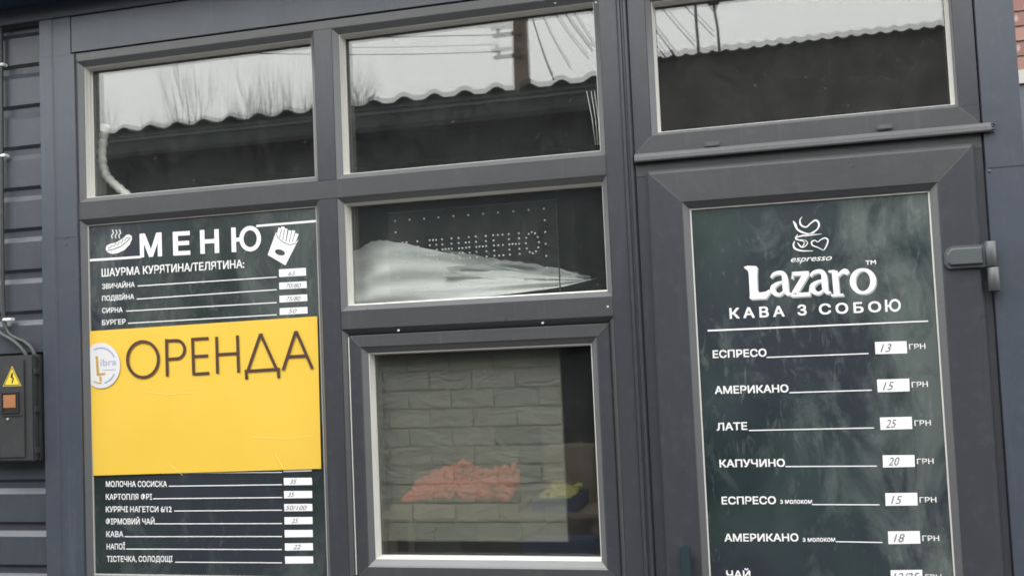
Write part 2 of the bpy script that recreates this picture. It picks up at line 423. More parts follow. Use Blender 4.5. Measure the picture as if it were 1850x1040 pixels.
# serving window: opening chamfer, sash with four mitred members, glazing
B().ring(ML1, RS0, BT1 + 0.0, MT0, [(0.0004, .0008), (.0135, .0135), (.0135, .05), (0.0004, .05)]).mk('window_rebate', M['pvc_h'], kiosk)
SX0, SX1, SZ0, SZ1 = -1.1045, -0.4135, 0.9735, 1.6035
sash = B().ring(SX0 - .003, SX1 + .003, SZ0 - .003, SZ1 + .003, [(0, .0165), (.004, .0165), (.004, .05), (0, .05)]).mk('serving_window', M['black'], kiosk)
sash['label'] = 'square serving window with mitred dark frame and brick pattern behind the glass'
for k in range(4):
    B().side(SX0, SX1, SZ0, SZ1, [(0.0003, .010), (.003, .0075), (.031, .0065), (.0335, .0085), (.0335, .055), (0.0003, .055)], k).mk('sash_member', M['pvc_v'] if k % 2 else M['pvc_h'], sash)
B().box(SX0 - .0028, SX0 - .0004, .0082, .016, SZ0 + .01, SZ1 - .004).mk('lit_gap_strip', M['gasket'], sash)  # pale strip standing in for light caught in the gap beside the sash
gx0, gx1, gz0, gz1 = SX0 + .034, SX1 - .034, SZ0 + .034, SZ1 - .034
B().ring(gx0, gx1, gz0, gz1, [(0, .0090), (C, .0205), (C, .064), (0, .064)]).mk('bead', M['bead'], sash)
i = C + .0003
B().ring(gx0, gx1, gz0, gz1, [(i, .021), (i + .0020, .0218), (i + .0020, .026), (i, .026)]).mk('gasket', M['gasket'], sash)
B().ring(gx0, gx1, gz0, gz1, [(i, .0262), (i + .0018, .0262), (i + .0020, .034), (i + .0032, .035), (i + .0034, .0445), (i + .0058, .045), (i + .0058, .049), (i, .049)]).mk('spacer', M['gasket'], sash)
B().box(gx0 + i, gx1 - i, .0494, .0506, gz0 + i, gz1 - i).mk('pane', M['glass'], sash)
B().box(gx0 + i, gx1 - i, .0600, .0612, gz0 + i, gz1 - i).mk('pane', M['glass'], sash)

# section over the door: mitred frame with its window
OX0, OX1, OZ0, OZ1 = CP1 + .0008, 0.4575, 2.0125, ZT1
for k in range(4):
    B().side(OX0, OX1, OZ0, OZ1, [(0.0002, 0.0), (.0425, 0.0), (.0425, .06), (0.0002, .06)], k).mk('door_light_frame', M['pvc_v'] if k % 2 else M['pvc_h'], kiosk)
make_window(OX0 + .043, OX1 - .0335, OZ0 + .0375, OZ1 - .043, label='wide window over the door mirroring a dark shed roof', tilt=-0.0050)
B().box(OX1 - .034, OX1 - .0002, -.0004, .02, OZ0 + .044, OZ1 - .044).mk('frame_cover', M['pvc_v'], kiosk)
def seams(x0, x1, z0, z1, w_, y_, parent, corners=(0, 1, 2, 3)):
    for k in corners:
        cx, cz, sx, sz = ((x0, z0, 1, 1), (x1, z0, -1, 1), (x1, z1, -1, -1), (x0, z1, 1, -1))[k]
        e = .0006; q = B(); a0 = .006
        P4 = [(cx + sx * a0 - e * sx, cz + sz * a0 + e * sz), (cx + sx * a0 + e * sx, cz + sz * a0 - e * sz), (cx + sx * w_ + e * sx, cz + sz * w_ - e * sz), (cx + sx * w_ - e * sx, cz + sz * w_ + e * sz)]
        q.prism(P4, y_ - .0004, y_ + .0010).mk('mitre_seam', M['seam'], parent)
M['seam'] = painted('weld_seam', (0.105, 0.105, 0.112), 0.35, 0.05, dust=0.05)
seams(OX0, OX1, OZ0, OZ1, .0415, .0, kiosk, (0, 1))
seams(SX0, SX1, SZ0, SZ1, .030, .0065, sash)
# drainage caps
for (u, v) in ((1286.5, 260.5), (1598, 229.5)):
    c = at(u, v, -.004)
    B().box(c.x - .0175, c.x + .0175, -.007, .0, c.z - .0065, c.z + .0065, .0025).mk('drain_cap', M['hinge'], kiosk)
# drip profile
B().extrude_x([(0.004, 1.9905), (-.016, 1.9900), (-.0175, 1.9935), (-.0165, 2.0020), (-.0110, 2.0105), (-.004, 2.0120), (.004, 2.0122)], CP1 + .001, .4765).mk('drip_profile', M['pvc_h'], kiosk)
q = B()
for k in range(16):
    a = k * 0.47
    q.ball((.4795 + rnd.uniform(-.003, .006), -.008 + rnd.uniform(-.006, .004), 2.001 + rnd.uniform(-.013, .013)), rnd.uniform(.0015, .0038), 1)
q.mk('sealant_blob', M['flash'], kiosk)

# door frame and leaf
DF0, DF1, DFT = CP1 + .001, .4573, 1.9896
member('door_jamb', DF0, DF0 + .034, .05, DFT - .034, M['pvc_v'], 0.0, .07)
member('door_jamb', DF1 - .034, DF1, .05, DFT - .034, M['pvc_v'], 0.0, .07)
member('door_head', DF0, DF1, DFT - .034, DFT, M['pvc_h'], 0.0, .07)
member('threshold', DF0, DF1, 0.012, .05, M['pvc_h'], -.01, .07)
LX0, LX1, LZ0, LZ1 = -.3005, .4385, .06, 1.9670
door = B().ring(LX0 + .004, LX1 - .004, LZ0 + .004, LZ1 - .004, [(0, -.003), (.07, -.003), (.07, .055), (0, .055)]).mk('door', M['pvc_v'], kiosk)
door['label'] = 'glazed door with wide mitred dark frame and a coffee price list on its panel'
FWD = .0842
for k in range(4):
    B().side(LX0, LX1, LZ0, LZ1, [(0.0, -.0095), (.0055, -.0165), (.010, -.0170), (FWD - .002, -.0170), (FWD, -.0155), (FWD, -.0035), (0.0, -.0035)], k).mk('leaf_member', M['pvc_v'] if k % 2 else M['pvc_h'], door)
B().ring(LX0 + FWD, LX1 - FWD, LZ0 + FWD, LZ1 - FWD, [(0.0002, -.015), (C, -.0015), (C, .03), (0.0002, .03)]).mk('bead', M['bead'], door)
B().ring(LX0 + FWD + C, LX1 - FWD - C, LZ0 + FWD + C, LZ1 - FWD - C, [(.0002, .0002), (.0034, .0012), (.0034, .005), (.0002, .005)]).mk('gasket', M['gasket'], door)
DP = (LX0 + FWD + C + .0036, LX1 - FWD - C - .0036, LZ0 + FWD + C, LZ1 - FWD - C - .0036)
B().box(DP[0] - .003, DP[1] + .003, .0056, .03, DP[2], DP[3] + .003).mk('door_panel', M['pvc_v'], door)
seams(LX0, LX1, LZ0, LZ1, FWD - .003, -.0170, door)
# hinge: rounded arm plate, two knuckles
h = B()
h.prism([(.3585, 1.6975), (.3665, 1.6870), (.4440, 1.6868), (.4440, 1.7372), (.3760, 1.7372), (.3655, 1.7320), (.3585, 1.7200)][::-1], -.034, -.0172)
es = [e for e in h.bm.edges if all(vv.co.y < -.03 for vv in e.verts)]
bmesh.ops.bevel(h.bm, geom=es, offset=.009, segments=3, affect='EDGES')
hg = h.mk('hinge', M['hinge'], door)
h = B()
for (z0, z1, cx) in ((1.6865, 1.7425, .4545), (1.6320, 1.6845, .4570)):
    h.tube([(cx, -.026, z0), (cx, -.026, z0 + .001), (cx, -.026, z1 - .001), (cx, -.026, z1)], [.0105, .0118, .0118, .0105], 14)
h.box(.4595, .4700, -.026, -.004, 1.6325, 1.6840, .001)
h.mk('knuckle', M['hinge'], hg)
# pull handle: upright bar with a rounded top on two stand-offs
hb = B()
prof = []
hx0, hx1 = -.2640, -.2375; hc = (hx0 + hx1) / 2; hr = (hx1 - hx0) / 2; ztop = 1.0765; zbot = .80
pts = [(hx0, zbot + hr), *[(hc - hr * math.cos(a), zbot + hr - hr * math.sin(a)) for a in [math.pi * k / 8 for k in range(1, 8)]], (hx1, zbot + hr), (hx1, ztop - hr),
       *[(hc + hr * math.cos(a), ztop - hr + hr * math.sin(a)) for a in [math.pi * k / 8 for k in range(1, 8)]], (hx0, ztop - hr)]
hb.prism(pts, -.052, -.040)
es = [e for e in hb.bm.edges if all(vv.co.y < -.05 for vv in e.verts)]
bmesh.ops.bevel(hb.bm, geom=es, offset=.003, segments=2, affect='EDGES')
hd = hb.mk('door_handle', M['handle'], door)
B().box(hc - .008, hc + .008, -.0400, -.0172, 1.035, 1.05).mk('stand_off', M['handle'], hd); B().box(hc - .008, hc + .008, -.0400, -.0172, .83, .845).mk('stand_off', M['handle'], hd)

# kick panels below the glazing
B().box(XL - .03, ML0, .012, .05, .10, BT0).mk('kick_panel', M['flash'], kiosk)
B().box(ML0 + .002, RS1 - .0005, .012, .05, .10, BT0).mk('kick_panel', M['flash'], kiosk)
B().box(KX0, DF0, -.02, .05, 0.0, .098).mk('plinth', M['flash'], kiosk)

# sheet metal trims: folded strips, lapped where two lengths meet
def strip(x0, x1, z0, z1, y, name='flashing', fold=None):
    b_ = B(); pr = [(x0, y + .006), (x0 + .0015, y)]
    if fold: pr += [(fold - .002, y - .0015), (fold + .002, y + .0022)]
    pr += [(x1 - .0012, y), (x1, y + .003), (x1, y + .014), (x0, y + .014)]
    return b_.extrude_z(pr, z0, z1).mk(name, M['flash'], kiosk)
strip(-2.0385, -1.9165, .05, 1.9215, -.0070, fold=-1.992)
strip(-2.0375, -1.9185, 1.9200, 2.4470, -.0052, fold=-1.992)
strip(-2.0370, -1.9300, 2.4475, 2.5580, -.0045, fold=-1.992)
strip(.4590, .5434, .05, 1.9085, -.0060)
strip(.4605, .5430, 1.9070, 2.0125 + .44, -.0042)
B().box(-1.9275, .5430, -.0052, .012, 2.4515, 2.5545, .0008).mk('fascia', M['flash'], kiosk)
B().extrude_x([(-.0090, 2.5575), (-.0098, 2.5600), (-.0085, 2.604), (.012, 2.604), (.012, 2.5575)], KX0, KX1).mk('fascia', M['flash'], kiosk)
B().extrude_x([(-.0035, 2.6045), (-.155, 2.6105), (-.160, 2.6140), (-.160, 2.72), (.02, 2.76), (.02, 2.6045)], KX0 - .1, KX1 + .1).mk('eave', M['eave'], kiosk)

# profiled siding left of the windows: each ridge and its groove
PER = .12065
z_top = 2.6040
zz = 2.2035
while zz + PER < z_top: zz += PER
k = 0
while zz > .2:
    # underside at zz (faces down, dark), groove floor, lit lower slope, flat band
    z1 = zz - .0090; z2 = zz - .0265; z3 = zz - .0420; z4 = zz - PER
    top = min(zz + .0003, 9)
    B().extrude_x([(.0170, zz - .0004), (.0265, z1), (.0270, z2), (.0170, z3), (.0168, z4 + .0001), (.046, z4 + .0001), (.046, zz - .0004)], KX0, -2.0300).mk('siding_panel', M['siding'], kiosk)
    zz -= PER; k += 1
B().extrude_x([(.0172, zz + PER + .0), (.0172, zz + PER - .01), (.046, zz + PER - .01), (.046, zz + PER)], KX0, -2.03) if False else None
B().box(KX0, -2.03, .0168, .046, .10, zz - .001).mk('siding_panel', M['siding'], kiosk)

# body: inner walls, floor, ceiling, roof, side and rear walls
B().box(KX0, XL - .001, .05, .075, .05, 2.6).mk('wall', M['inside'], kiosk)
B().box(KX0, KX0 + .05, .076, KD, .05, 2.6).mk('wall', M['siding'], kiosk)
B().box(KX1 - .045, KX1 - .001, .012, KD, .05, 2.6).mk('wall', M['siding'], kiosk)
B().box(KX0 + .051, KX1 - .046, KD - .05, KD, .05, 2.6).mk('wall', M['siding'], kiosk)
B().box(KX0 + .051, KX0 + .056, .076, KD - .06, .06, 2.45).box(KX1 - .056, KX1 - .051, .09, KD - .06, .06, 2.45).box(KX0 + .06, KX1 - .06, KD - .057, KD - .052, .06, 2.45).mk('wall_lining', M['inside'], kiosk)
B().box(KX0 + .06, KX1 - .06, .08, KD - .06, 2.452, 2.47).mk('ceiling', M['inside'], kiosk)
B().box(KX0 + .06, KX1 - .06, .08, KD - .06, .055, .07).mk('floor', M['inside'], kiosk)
B().box(KX0 - .1, KX1 + .1, .021, KD + .1, 2.605, 2.66).mk('roof', M['flash'], kiosk)
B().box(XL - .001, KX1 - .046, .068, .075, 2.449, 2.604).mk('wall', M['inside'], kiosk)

B().box(.4665, .5425, -.0066, -.0058, 1.9078, 1.9096).mk('lap_joint', M['black'], kiosk)
B().box(-2.037, -1.918, -.0076, -.0071, 1.9207, 1.9213).mk('lap_joint', M['boxp'], kiosk)
for (x_, z_) in ((-2.055, 2.44), (-2.055, 2.078), (-2.055, 1.716), (-2.055, 1.112)):
    B().ball((x_, .0165, z_), .0028, 1, (1, .6, 1)).mk('screw', M['hinge'], kiosk)
# screw heads / drip dots along the rails
def dot(u, v, y, r, parent=None, name='screw'):
    c = at(u, v, y); return B().ball((c.x, c.y, c.z), r, 2, (1, .5, 1)).mk(name, M['screw'], parent or kiosk)
for (u, v, y, r) in ((206.5, 107, .008, .0036), (1003, 5, .008, .0036), (968, 331, .008, .0034), (720, 596.5, .007, .0036), (980.5, 583, .007, .0036),
                     (235.5, 392, .006, .0030), (1098, 554, -.001, .0026), (186, 26, -.006, .0022), (1077, 5, .004, .0024), (664, 558, .001, .0020),
                     (580, 33, -.001, .0016), (119, 428, -.0075, .0022), (119, 441, -.0075, .0022), (1788, 309, -.007, .0034)):
    o = dot(u, v, y, r)
    if r < .0024 or (u in (119, 1788)): o.data.materials.clear(); o.data.materials.append(M['hinge'])

# ------------------------------------------------------------------ print helpers
def text_mesh(body, bold=0.0, shear=0.0, spacing=1.0):
    c = bpy.data.curves.new('lettering', 'FONT'); c.body = body; c.offset = bold; c.shear = shear; c.space_character = spacing
    c.resolution_u = 4; c.fill_mode = 'FRONT'
    o = bpy.data.objects.new('lettering', c); COL.objects.link(o)
    dg = bpy.context.evaluated_depsgraph_get(); dg.update()
    me = bpy.data.meshes.new_from_object(o.evaluated_get(dg))
    pts = [v.co.copy() for v in me.vertices]; fcs = [tuple(p.vertices) for p in me.polygons]
    bpy.data.objects.remove(o); bpy.data.meshes.remove(me); bpy.data.curves.remove(c)
    return pts, fcs

def lettering(body, p0, p1, cap, y, mat, parent, bold=0.0, shear=0.0, spacing=1.0, capref=0.728, name='lettering'):
    """body between image points p0 and p1 (ends of its baseline), cap height given in image pixels;
    heavier weights are printed as slightly spread copies of the same outlines, micrometres apart"""
    pts, fcs = text_mesh(body, 0.0, shear, spacing)
    a, b_ = at(*p0, y), at(*p1, y)
    zc = (at(p0[0], p0[1] - cap, y) - a).length
    x0 = min(p.x for p in pts) - bold; x1 = max(p.x for p in pts) + bold
    ex = (b_ - a) / (x1 - x0); ez = Vector((0, 0, zc / (capref + 2 * bold)))
    me_off = wloc(parent); vs = []; fs = []
    offs = [(0, 0)] if bold <= 0 else [(0, 0), (bold, bold), (-bold, bold), (bold, -bold), (-bold, -bold), (bold, 0), (-bold, 0)]
    for k, (dx, dz) in enumerate(offs):
        o_ = len(vs); dy = Vector((0, -.00002 * k, 0))
        vs += [a + ex * (p.x + dx - x0) + ez * (p.y + dz + bold) + dy - me_off for p in pts]
        fs += [tuple(i_ + o_ for i_ in f_) for f_ in fcs]
    me = bpy.data.meshes.new(name); me.from_pydata(vs, [], fs); me.update()
    return link_mesh(name, me, mat, parent)

def stroke(b_, pts, y, conv=None):
    """tapered ribbon through (u, v, width) image points on the plane at depth y"""
    conv = conv or (lambda u, v: (u, v))
    n = len(pts); P = [(*conv(p[0], p[1]), p[2]) for p in pts]
    L, Rr = [], []
    for i in range(n):
        a = P[max(i - 1, 0)]; c = P[min(i + 1, n - 1)]
        dx, dy = c[0] - a[0], c[1] - a[1]; l = math.hypot(dx, dy) or 1
        nx, ny = -dy / l, dx / l; w_ = P[i][2] / 2
        L.append(at(P[i][0] + nx * w_, P[i][1] + ny * w_, y)); Rr.append(at(P[i][0] - nx * w_, P[i][1] - ny * w_, y))
    for i in range(n - 1):
        b_.poly([L[i], L[i + 1], Rr[i + 1], Rr[i]])

def smooth(pts, k=4):
    out = []
    for i in range(len(pts) - 1):
        p0, p1, p2, p3 = pts[max(i - 1, 0)], pts[i], pts[i + 1], pts[min(i + 2, len(pts) - 1)]
        for s in range(k):
            t_ = s / k
            out.append(tuple(0.5 * ((2 * p1[j]) + (-p0[j] + p2[j]) * t_ + (2 * p0[j] - 5 * p1[j] + 4 * p2[j] - p3[j]) * t_ ** 2 + (-p0[j] + 3 * p1[j] - 3 * p2[j] + p3[j]) * t_ ** 3) for j in range(3)))
    out.append(pts[-1]); return out

def rule(a, c, wd, y_, parent):
    q = B(); stroke(q, [(*a, wd), (*c, wd)], y_); return q.mk('rule', M['white'], parent)

def quadp(pp, y): return [at(u, v, y) for u, v in pp]
def ell(cx, cy, rx, ry, n=20, rot=0.0, a0=0.0, a1=2 * math.pi):
    return [(cx + rx * math.cos(a) * math.cos(rot) - ry * math.sin(a) * math.sin(rot), cy + rx * math.cos(a) * math.sin(rot) + ry * math.sin(a) * math.cos(rot)) for a in [a0 + (a1 - a0) * k / n for k in range(n)]]

# ------------------------------------------------------------------ menu poster on the left
y = .0190
mp = B().box(XL + C + .0045, ML0 - C - .0048, y, .0210, .9745, 1.9482)
menu = mp.mk('menu_board', M['chalk_left'])
tag(menu, 'dark green chalkboard menu of shawarma and snacks in the left bay', 'menu board')
yl = y - .0006; yp = y - .0012
Z = lambda u, v: (150 + u / 3.851, 370 + v / 3.851)
for ch, a, b_, cap in (('М', (397, 366), (550, 357), 165), ('Е', (628, 353), (747, 347), 165), ('Н', (817, 341), (948, 334), 165)):
    lettering(ch, Z(*a), Z(*b_), cap / 3.851, yl, M['white'], menu, bold=.028)
b_ = B()
stroke(b_, [(*Z(1046, 158), 8.2), (*Z(1050, 328), 8.2)], yl); stroke(b_, [(*Z(1050, 244), 7), (*Z(1095, 240), 7)], yl - .00002)
stroke(b_, [(*Z(1163 + 61 * math.cos(a_), 235 + 74 * math.sin(a_)), 7.6) for a_ in [2 * math.pi * k / 32 for k in range(33)]], yl - .00004)
b_.mk('lettering', M['white'], menu)
b_ = B()
b_.bm.free(); rule((159.5, 470.2), (254.5, 464), 4.2, yl, menu); rule((463, 408.2), (573, 399.2), 3.8, yl, menu)
lettering('ШАУРМА КУРЯТИНА/ТЕЛЯТИНА:', Z(130, 500), Z(1122, 437), 14.6, yl, M['white'], menu, bold=.016)
for s_, x1, v0, v1 in (('ЗВИЧАЙНА', 360, 585, 571), ('ПОДВІЙНА', 355, 668, 655), ('СИРНА', 276, 752, 746), ('БУРГЕР', 297, 836, 828)):
    lettering(s_, Z(133, v0), Z(x1, v1), 9.3, yl, M['white'], menu, bold=.016)
b_ = B()
for a, c in (((249, 516.4), (500, 500.3)), ((247, 540), (500, 523)), ((228, 561.7), (500, 546.3)), ((231, 583.7), (500, 568.3))):
    rule(a, c, 1.7, yl, menu)
Y = lambda u, v: (150 + u / 3.936, 830 + v / 3.936)
for s_, x0, x1, v in (('МОЛОЧНА СОСИСКА', 163, 597, 192), ('КАРТОПЛЯ ФРІ', 163, 491, 283), ('КУРЯЧІ НАГЕТСИ 6/12', 163, 631, 371), ('ФІРМОВИЙ ЧАЙ', 163, 509, 458), ('КАВА', 166, 287, 548), ('НАПОЇ', 168, 300, 636), ('ТІСТЕЧКА, СОЛОДОЩІ', 170, 637, 724)):
    lettering(s_, Y(x0, v), Y(x1, v), 10.6, yl, M['white'], menu, bold=.016)
for x0, v0, v1 in ((610, 187, 176), (498, 276, 267), (648, 363, 357), (513, 454, 452), (297, 545, 544), (308, 633, 637), (655, 726, 731), (560, 96, 88)):
    rule(Y(x0, v0), Y(1415, v1), 1.7, yl, menu)
b_.bm.free()
labs = [[(504, 486.5), (552.4, 486.2 - 3.2 + .6), (553, 497.6), (504.4, 500.2)], [(504.3, 510.5), (553.8, 507.8), (554.3, 520), (504.8, 522.6)],
        [(504.8, 534), (554.9, 531.4), (555.3, 543.4), (505, 546.2)], [(505.2, 556.6), (555.4, 554), (555.6, 565.8), (505.4, 568.6)]]
for k, r in enumerate((153, 246, 338, 431, 523, 617, 710)):
    c = 830 + r / 3.936
    labs.append([(512.5 + k * .4, c - 6.3), (563.4 + k * .35, c - 6.6), (563.9 + k * .35, c + 6.3), (512.9 + k * .4, c + 6.9)])
labs.append([(511.5, 838.8), (563, 837.8), (563.3, 850.6), (512, 852)])
for L_ in labs:
    B().poly(quadp(L_, yl)).mk('price_label', M['label'], menu)
for s_, u, v, w_ in (('65', 521, 497.5, 13), ('70/80', 516, 519.6, 28), ('75/80', 517, 543, 26), ('50', 521, 565.3, 15), ('35', 524, 873, 12), ('35', 520, 896.5, 12), ('50/100', 516, 920.2, 38), ('25', 527, 943.6, 12), ('22', 530, 991, 13)):
    lettering(s_, (u, v), (u + w_, v - .4), 8, yp, M['pen'], menu, bold=-.012, shear=.35)
# hot dog and fries drawings
b_ = B()
T = lambda p: [Z(*q) for q in p]
b_.poly(quadp(T([(158, 300), (165, 283), (190, 270), (230, 262), (280, 232), (300, 210), (320, 206), (338, 216), (340, 240), (325, 275), (290, 312), (245, 334), (205, 342), (175, 332), (160, 315)])[::-1], yl))
for k in range(3):
    stroke(b_, smooth([(205 + 27 * k, 232, 6), (198 + 27 * k, 212, 7), (212 + 27 * k, 195, 7), (205 + 27 * k, 172, 5)], 3), yl, lambda u, v: Z(u, v)) if False else None
    stroke(b_, [(*Z(u, v), 1.7) for u, v in ((204 + 25 * k, 233), (198 + 25 * k, 214), (212 + 25 * k, 196), (204 + 25 * k, 172))], yl)
b_.mk('hot_dog_drawing', M['white'], menu)
b_ = B(); zz_ = [(175, 300), (192, 296), (200, 280), (214, 290), (226, 270), (240, 278), (252, 258), (266, 266), (278, 243), (292, 248), (302, 228), (322, 226)]
stroke(b_, [(*Z(u, v), 1.3) for u, v in zz_], yp); stroke(b_, [(*Z(u, v), 1.4) for u, v in ((172, 318), (215, 308), (262, 290), (305, 255), (330, 228))], yp)
b_.mk('hot_dog_detail', M['chalk_left'], menu)
b_ = B()
b_.poly(quadp(T([(1285, 348), (1342, 190), (1375, 235), (1430, 262), (1478, 262), (1500, 240), (1408, 420)]), yl))
for (x0, z0, x1, z1, ww) in ((1352, 235, 1372, 160, 24), (1375, 250, 1392, 152, 24), (1398, 258, 1412, 165, 22), (1420, 265, 1440, 178, 22), (1442, 268, 1466, 178, 22), (1462, 266, 1490, 200, 24)):
    stroke(b_, [(*Z(x0, z0), ww / 3.851), (*Z(x1, z1), ww / 3.851)], yl - .00005 * x0 / 1400)
b_.mk('fries_drawing', M['white'], menu)
b_ = B(); b_.poly(quadp(ell(*Z(1370, 330), 9.5, 5.2, 16, .28), yp))
for (x0, z0, x1, z1) in ((1366, 230, 1383, 168), (1390, 245, 1402, 168), (1412, 255, 1426, 182), (1434, 258, 1452, 186), (1455, 258, 1475, 196)):
    stroke(b_, [(*Z(x0, z0), 1.0), (*Z(x1, z1), 1.0)], yp)
stroke(b_, [(*Z(u, v), 1.1) for u, v in ((1342, 200), (1358, 232), (1395, 262), (1440, 278), (1485, 268))], yp)
b_.mk('fries_detail', M['chalk_left'], menu)

M['disc'] = painted('grey_white_print', (0.66, 0.66, 0.68), 0.5, 0.05)
M['crease'] = mat_base('crease_line', (0.93, 0.76, 0.28), 0.5)[0]
# ------------------------------------------------------------------ yellow rental sheet
ys = .0145
TLc, TRc, BRc, BLc = [at(*p, ys) for p in ((162.0, 598), (573, 571), (580.3, 846), (168.5, 858.5))]
b_ = B(); nx_, nz_ = 60, 36; grid = []
def sheet_pt(s, t_, dy=0.0):
    p = TLc.lerp(TRc, s).lerp(BLc.lerp(BRc, s), t_)
    d = .0008 * math.sin(s * 7 + t_ * 3) * math.sin(t_ * 4 + 1)
    return Vector((p.x, ys + d * .6 - dy, p.z))
for j in range(nz_ + 1): grid.append([b_.bm.verts.new(sheet_pt(i_ / nx_, j / nz_)) for i_ in range(nx_ + 1)])
for j in range(nz_):
    for i_ in range(nx_):
        fc = b_.bm.faces.new((grid[j][i_], grid[j + 1][i_], grid[j + 1][i_ + 1], grid[j][i_ + 1]))
sheet = b_.mk('rental_notice', M['yellow'])
for sg in (((497, 818, .8), (512, 846, .8)), ((455, 788, .7), (520, 792, .7), (560, 786, .5)), ((306, 838, .9), (330, 858, .6)), ((260, 706, .5), (300, 712, .8), (352, 708, .5))):
    q = B(); stroke(q, [(u_, v_, w_) for u_, v_, w_ in sg], ys - .0014); q.mk('crease', M['crease'], sheet)
tag(sheet, 'large yellow notice reading ОРЕНДА taped across the menu board', 'notice')
yn = ys - .0022
W = lambda u, v: (120 + u / 3.466, 560 + v / 3.466)
def wst(pts_, wd=5.4):
    stroke(b_, [(*W(u, v), wd) for u, v in pts_], yn); globals()['yn'] = yn - .00001
yn0 = yn
for name_, segs in (('O', [[(479 + 97 * math.cos(a_), 308 + 112 * math.sin(a_)) for a_ in [2 * math.pi * k / 40 for k in range(41)]]]),
                    ('P', [[(626, 180), (631, 414)], [(621, 192), (690, 189)] + [(690 + 50 * math.sin(a_), 246 - 57 * math.cos(a_)) for a_ in [math.pi * k / 12 for k in range(13)]] + [(632, 307)]]),
                    ('E', [[(789, 174), (797, 406)], [(786, 182), (890, 176)], [(793, 290), (888, 285)], [(796, 400), (895, 394)]]),
                    ('H', [[(940, 166), (946, 397)], [(1070, 157), (1078, 390)], [(944, 278), (1074, 270)]]),
                    ('D', [[(1136, 378), (1212, 158)], [(1220, 158), (1316, 370)], [(1115, 382), (1337, 368)], [(1125, 378), (1128, 432)], [(1326, 368), (1329, 424)], [(1204, 156), (1230, 154)]]),
                    ('A', [[(1356, 375), (1433, 140)], [(1441, 138), (1540, 366)], [(1390, 291), (1506, 284)], [(1425, 140), (1450, 138)]])):
    b_ = B()
    for sg in segs: wst(sg)
    b_.mk('lettering', M['brown'], sheet)
yn = yn0 - .0003
# round agency logo, cut by the sheet's left edge
cx, cy, rx, ry = 182.5, 660, 34.5, 41
lft = 163.2
disc = [p for p in ell(cx, cy, rx, ry, 48)]
disc = [(max(p[0], lft + (p[1] - 660) * .025), p[1]) for p in disc]
B().poly(quadp(disc[::-1], yn + .0005)).mk('logo_disc', M['disc'], sheet)
b_ = B()
stroke(b_, [(p[0], p[1], 2.6) for p in ell(cx, cy, 27, 32, 14, 0, R(-118), R(-22))], yn)
stroke(b_, [(p[0], p[1], 2.6) for p in ell(cx, cy, 27, 32, 10, 0, R(28), R(82))], yn)
b_.mk('logo_arc', M['lilac'], sheet)
b_ = B()
stroke(b_, [(174.5, 643, 4.5), (177, 676, 4.5)], yn); stroke(b_, [(174.5, 676.5, 4), (190, 674.5, 4)], yn); stroke(b_, [(181, 679, 3.4), (182, 689, 3.4)], yn)
stroke(b_, [(p[0], p[1], 2.2) for p in ell(cx, cy, 27, 32, 10, 0, R(88), R(122))], yn)
b_.mk('logo_mark', M['ochre'], sheet)
lettering('ibra', (182, 660.5), (210, 658.5), 12.5, yn, M['lilac'], sheet, bold=-.01)
b_ = B(); stroke(b_, [(185, 668, 1.2), (209, 667, 1.2)], yn); b_.mk('logo_rule', M['lilac'], sheet)

# ------------------------------------------------------------------ coffee list on the door
yd = .0050
pd = B().box(DP[0] + .0006, DP[1] - .0006, yd - .0002, yd + .0004, DP[2] + .004, DP[3] - .0006)
coffee = pd.mk('coffee_list', M['chalk_door'])
tag(coffee, 'tall dark green coffee price list fixed to the door, reading Lazaro', 'menu board')
yl = yd - .0010; yp = yd - .0016
D = lambda u, v: (1230 + u / 3.558, 340 + v / 3.558)
def dstroke(b_, pts, y_, sm=True, off=(0, 0)):
    pts = smooth(pts) if sm else pts
    stroke(b_, [(*D(u + off[0], v + off[1]), w_ / 3.558) for u, v, w_ in pts], y_)
logo = [[(780, 183, 3), (766, 205, 8), (772, 235, 11), (805, 250, 8), (838, 222, 8), (868, 206, 11), (888, 228, 12), (878, 262, 9), (845, 285, 8), (812, 296, 5)],
        [(722, 210, 4), (735, 232, 16), (748, 262, 12), (778, 282, 12), (815, 292, 8), (860, 288, 3)],
        [(742, 318, 3), (775, 306, 9), (830, 302, 7), (905, 293, 2)],
        [(752, 298, 5), (738, 322, 9), (758, 332, 7), (785, 340, 5), (800, 350, 3)],
        [(733, 340, 4), (724, 362, 10), (735, 388, 12), (780, 402, 8), (850, 402, 3)],
        [(750, 350, 5), (762, 366, 9), (778, 378, 8), (795, 352, 5)],
        [(768, 330, 4), (800, 335, 4), (815, 352, 5), (800, 372, 6), (778, 382, 4)],
        [(918, 400, 3), (935, 372, 8), (946, 335, 9), (928, 320, 8), (900, 330, 6), (880, 345, 5), (862, 335, 6), (842, 344, 9), (846, 366, 8), (880, 380, 6), (915, 398, 4)]]
b_ = B()
for s_ in logo: dstroke(b_, s_, yl)
b_.mk('cup_logo', M['white'], coffee)
lettering('espresso', D(708, 474), D(972, 462), 8.5, yl, M['white'], coffee, bold=.004, shear=.35, capref=.56)
lettering('TM', D(1187, 492), D(1255, 488), 8, yl, M['white'], coffee, bold=.02)
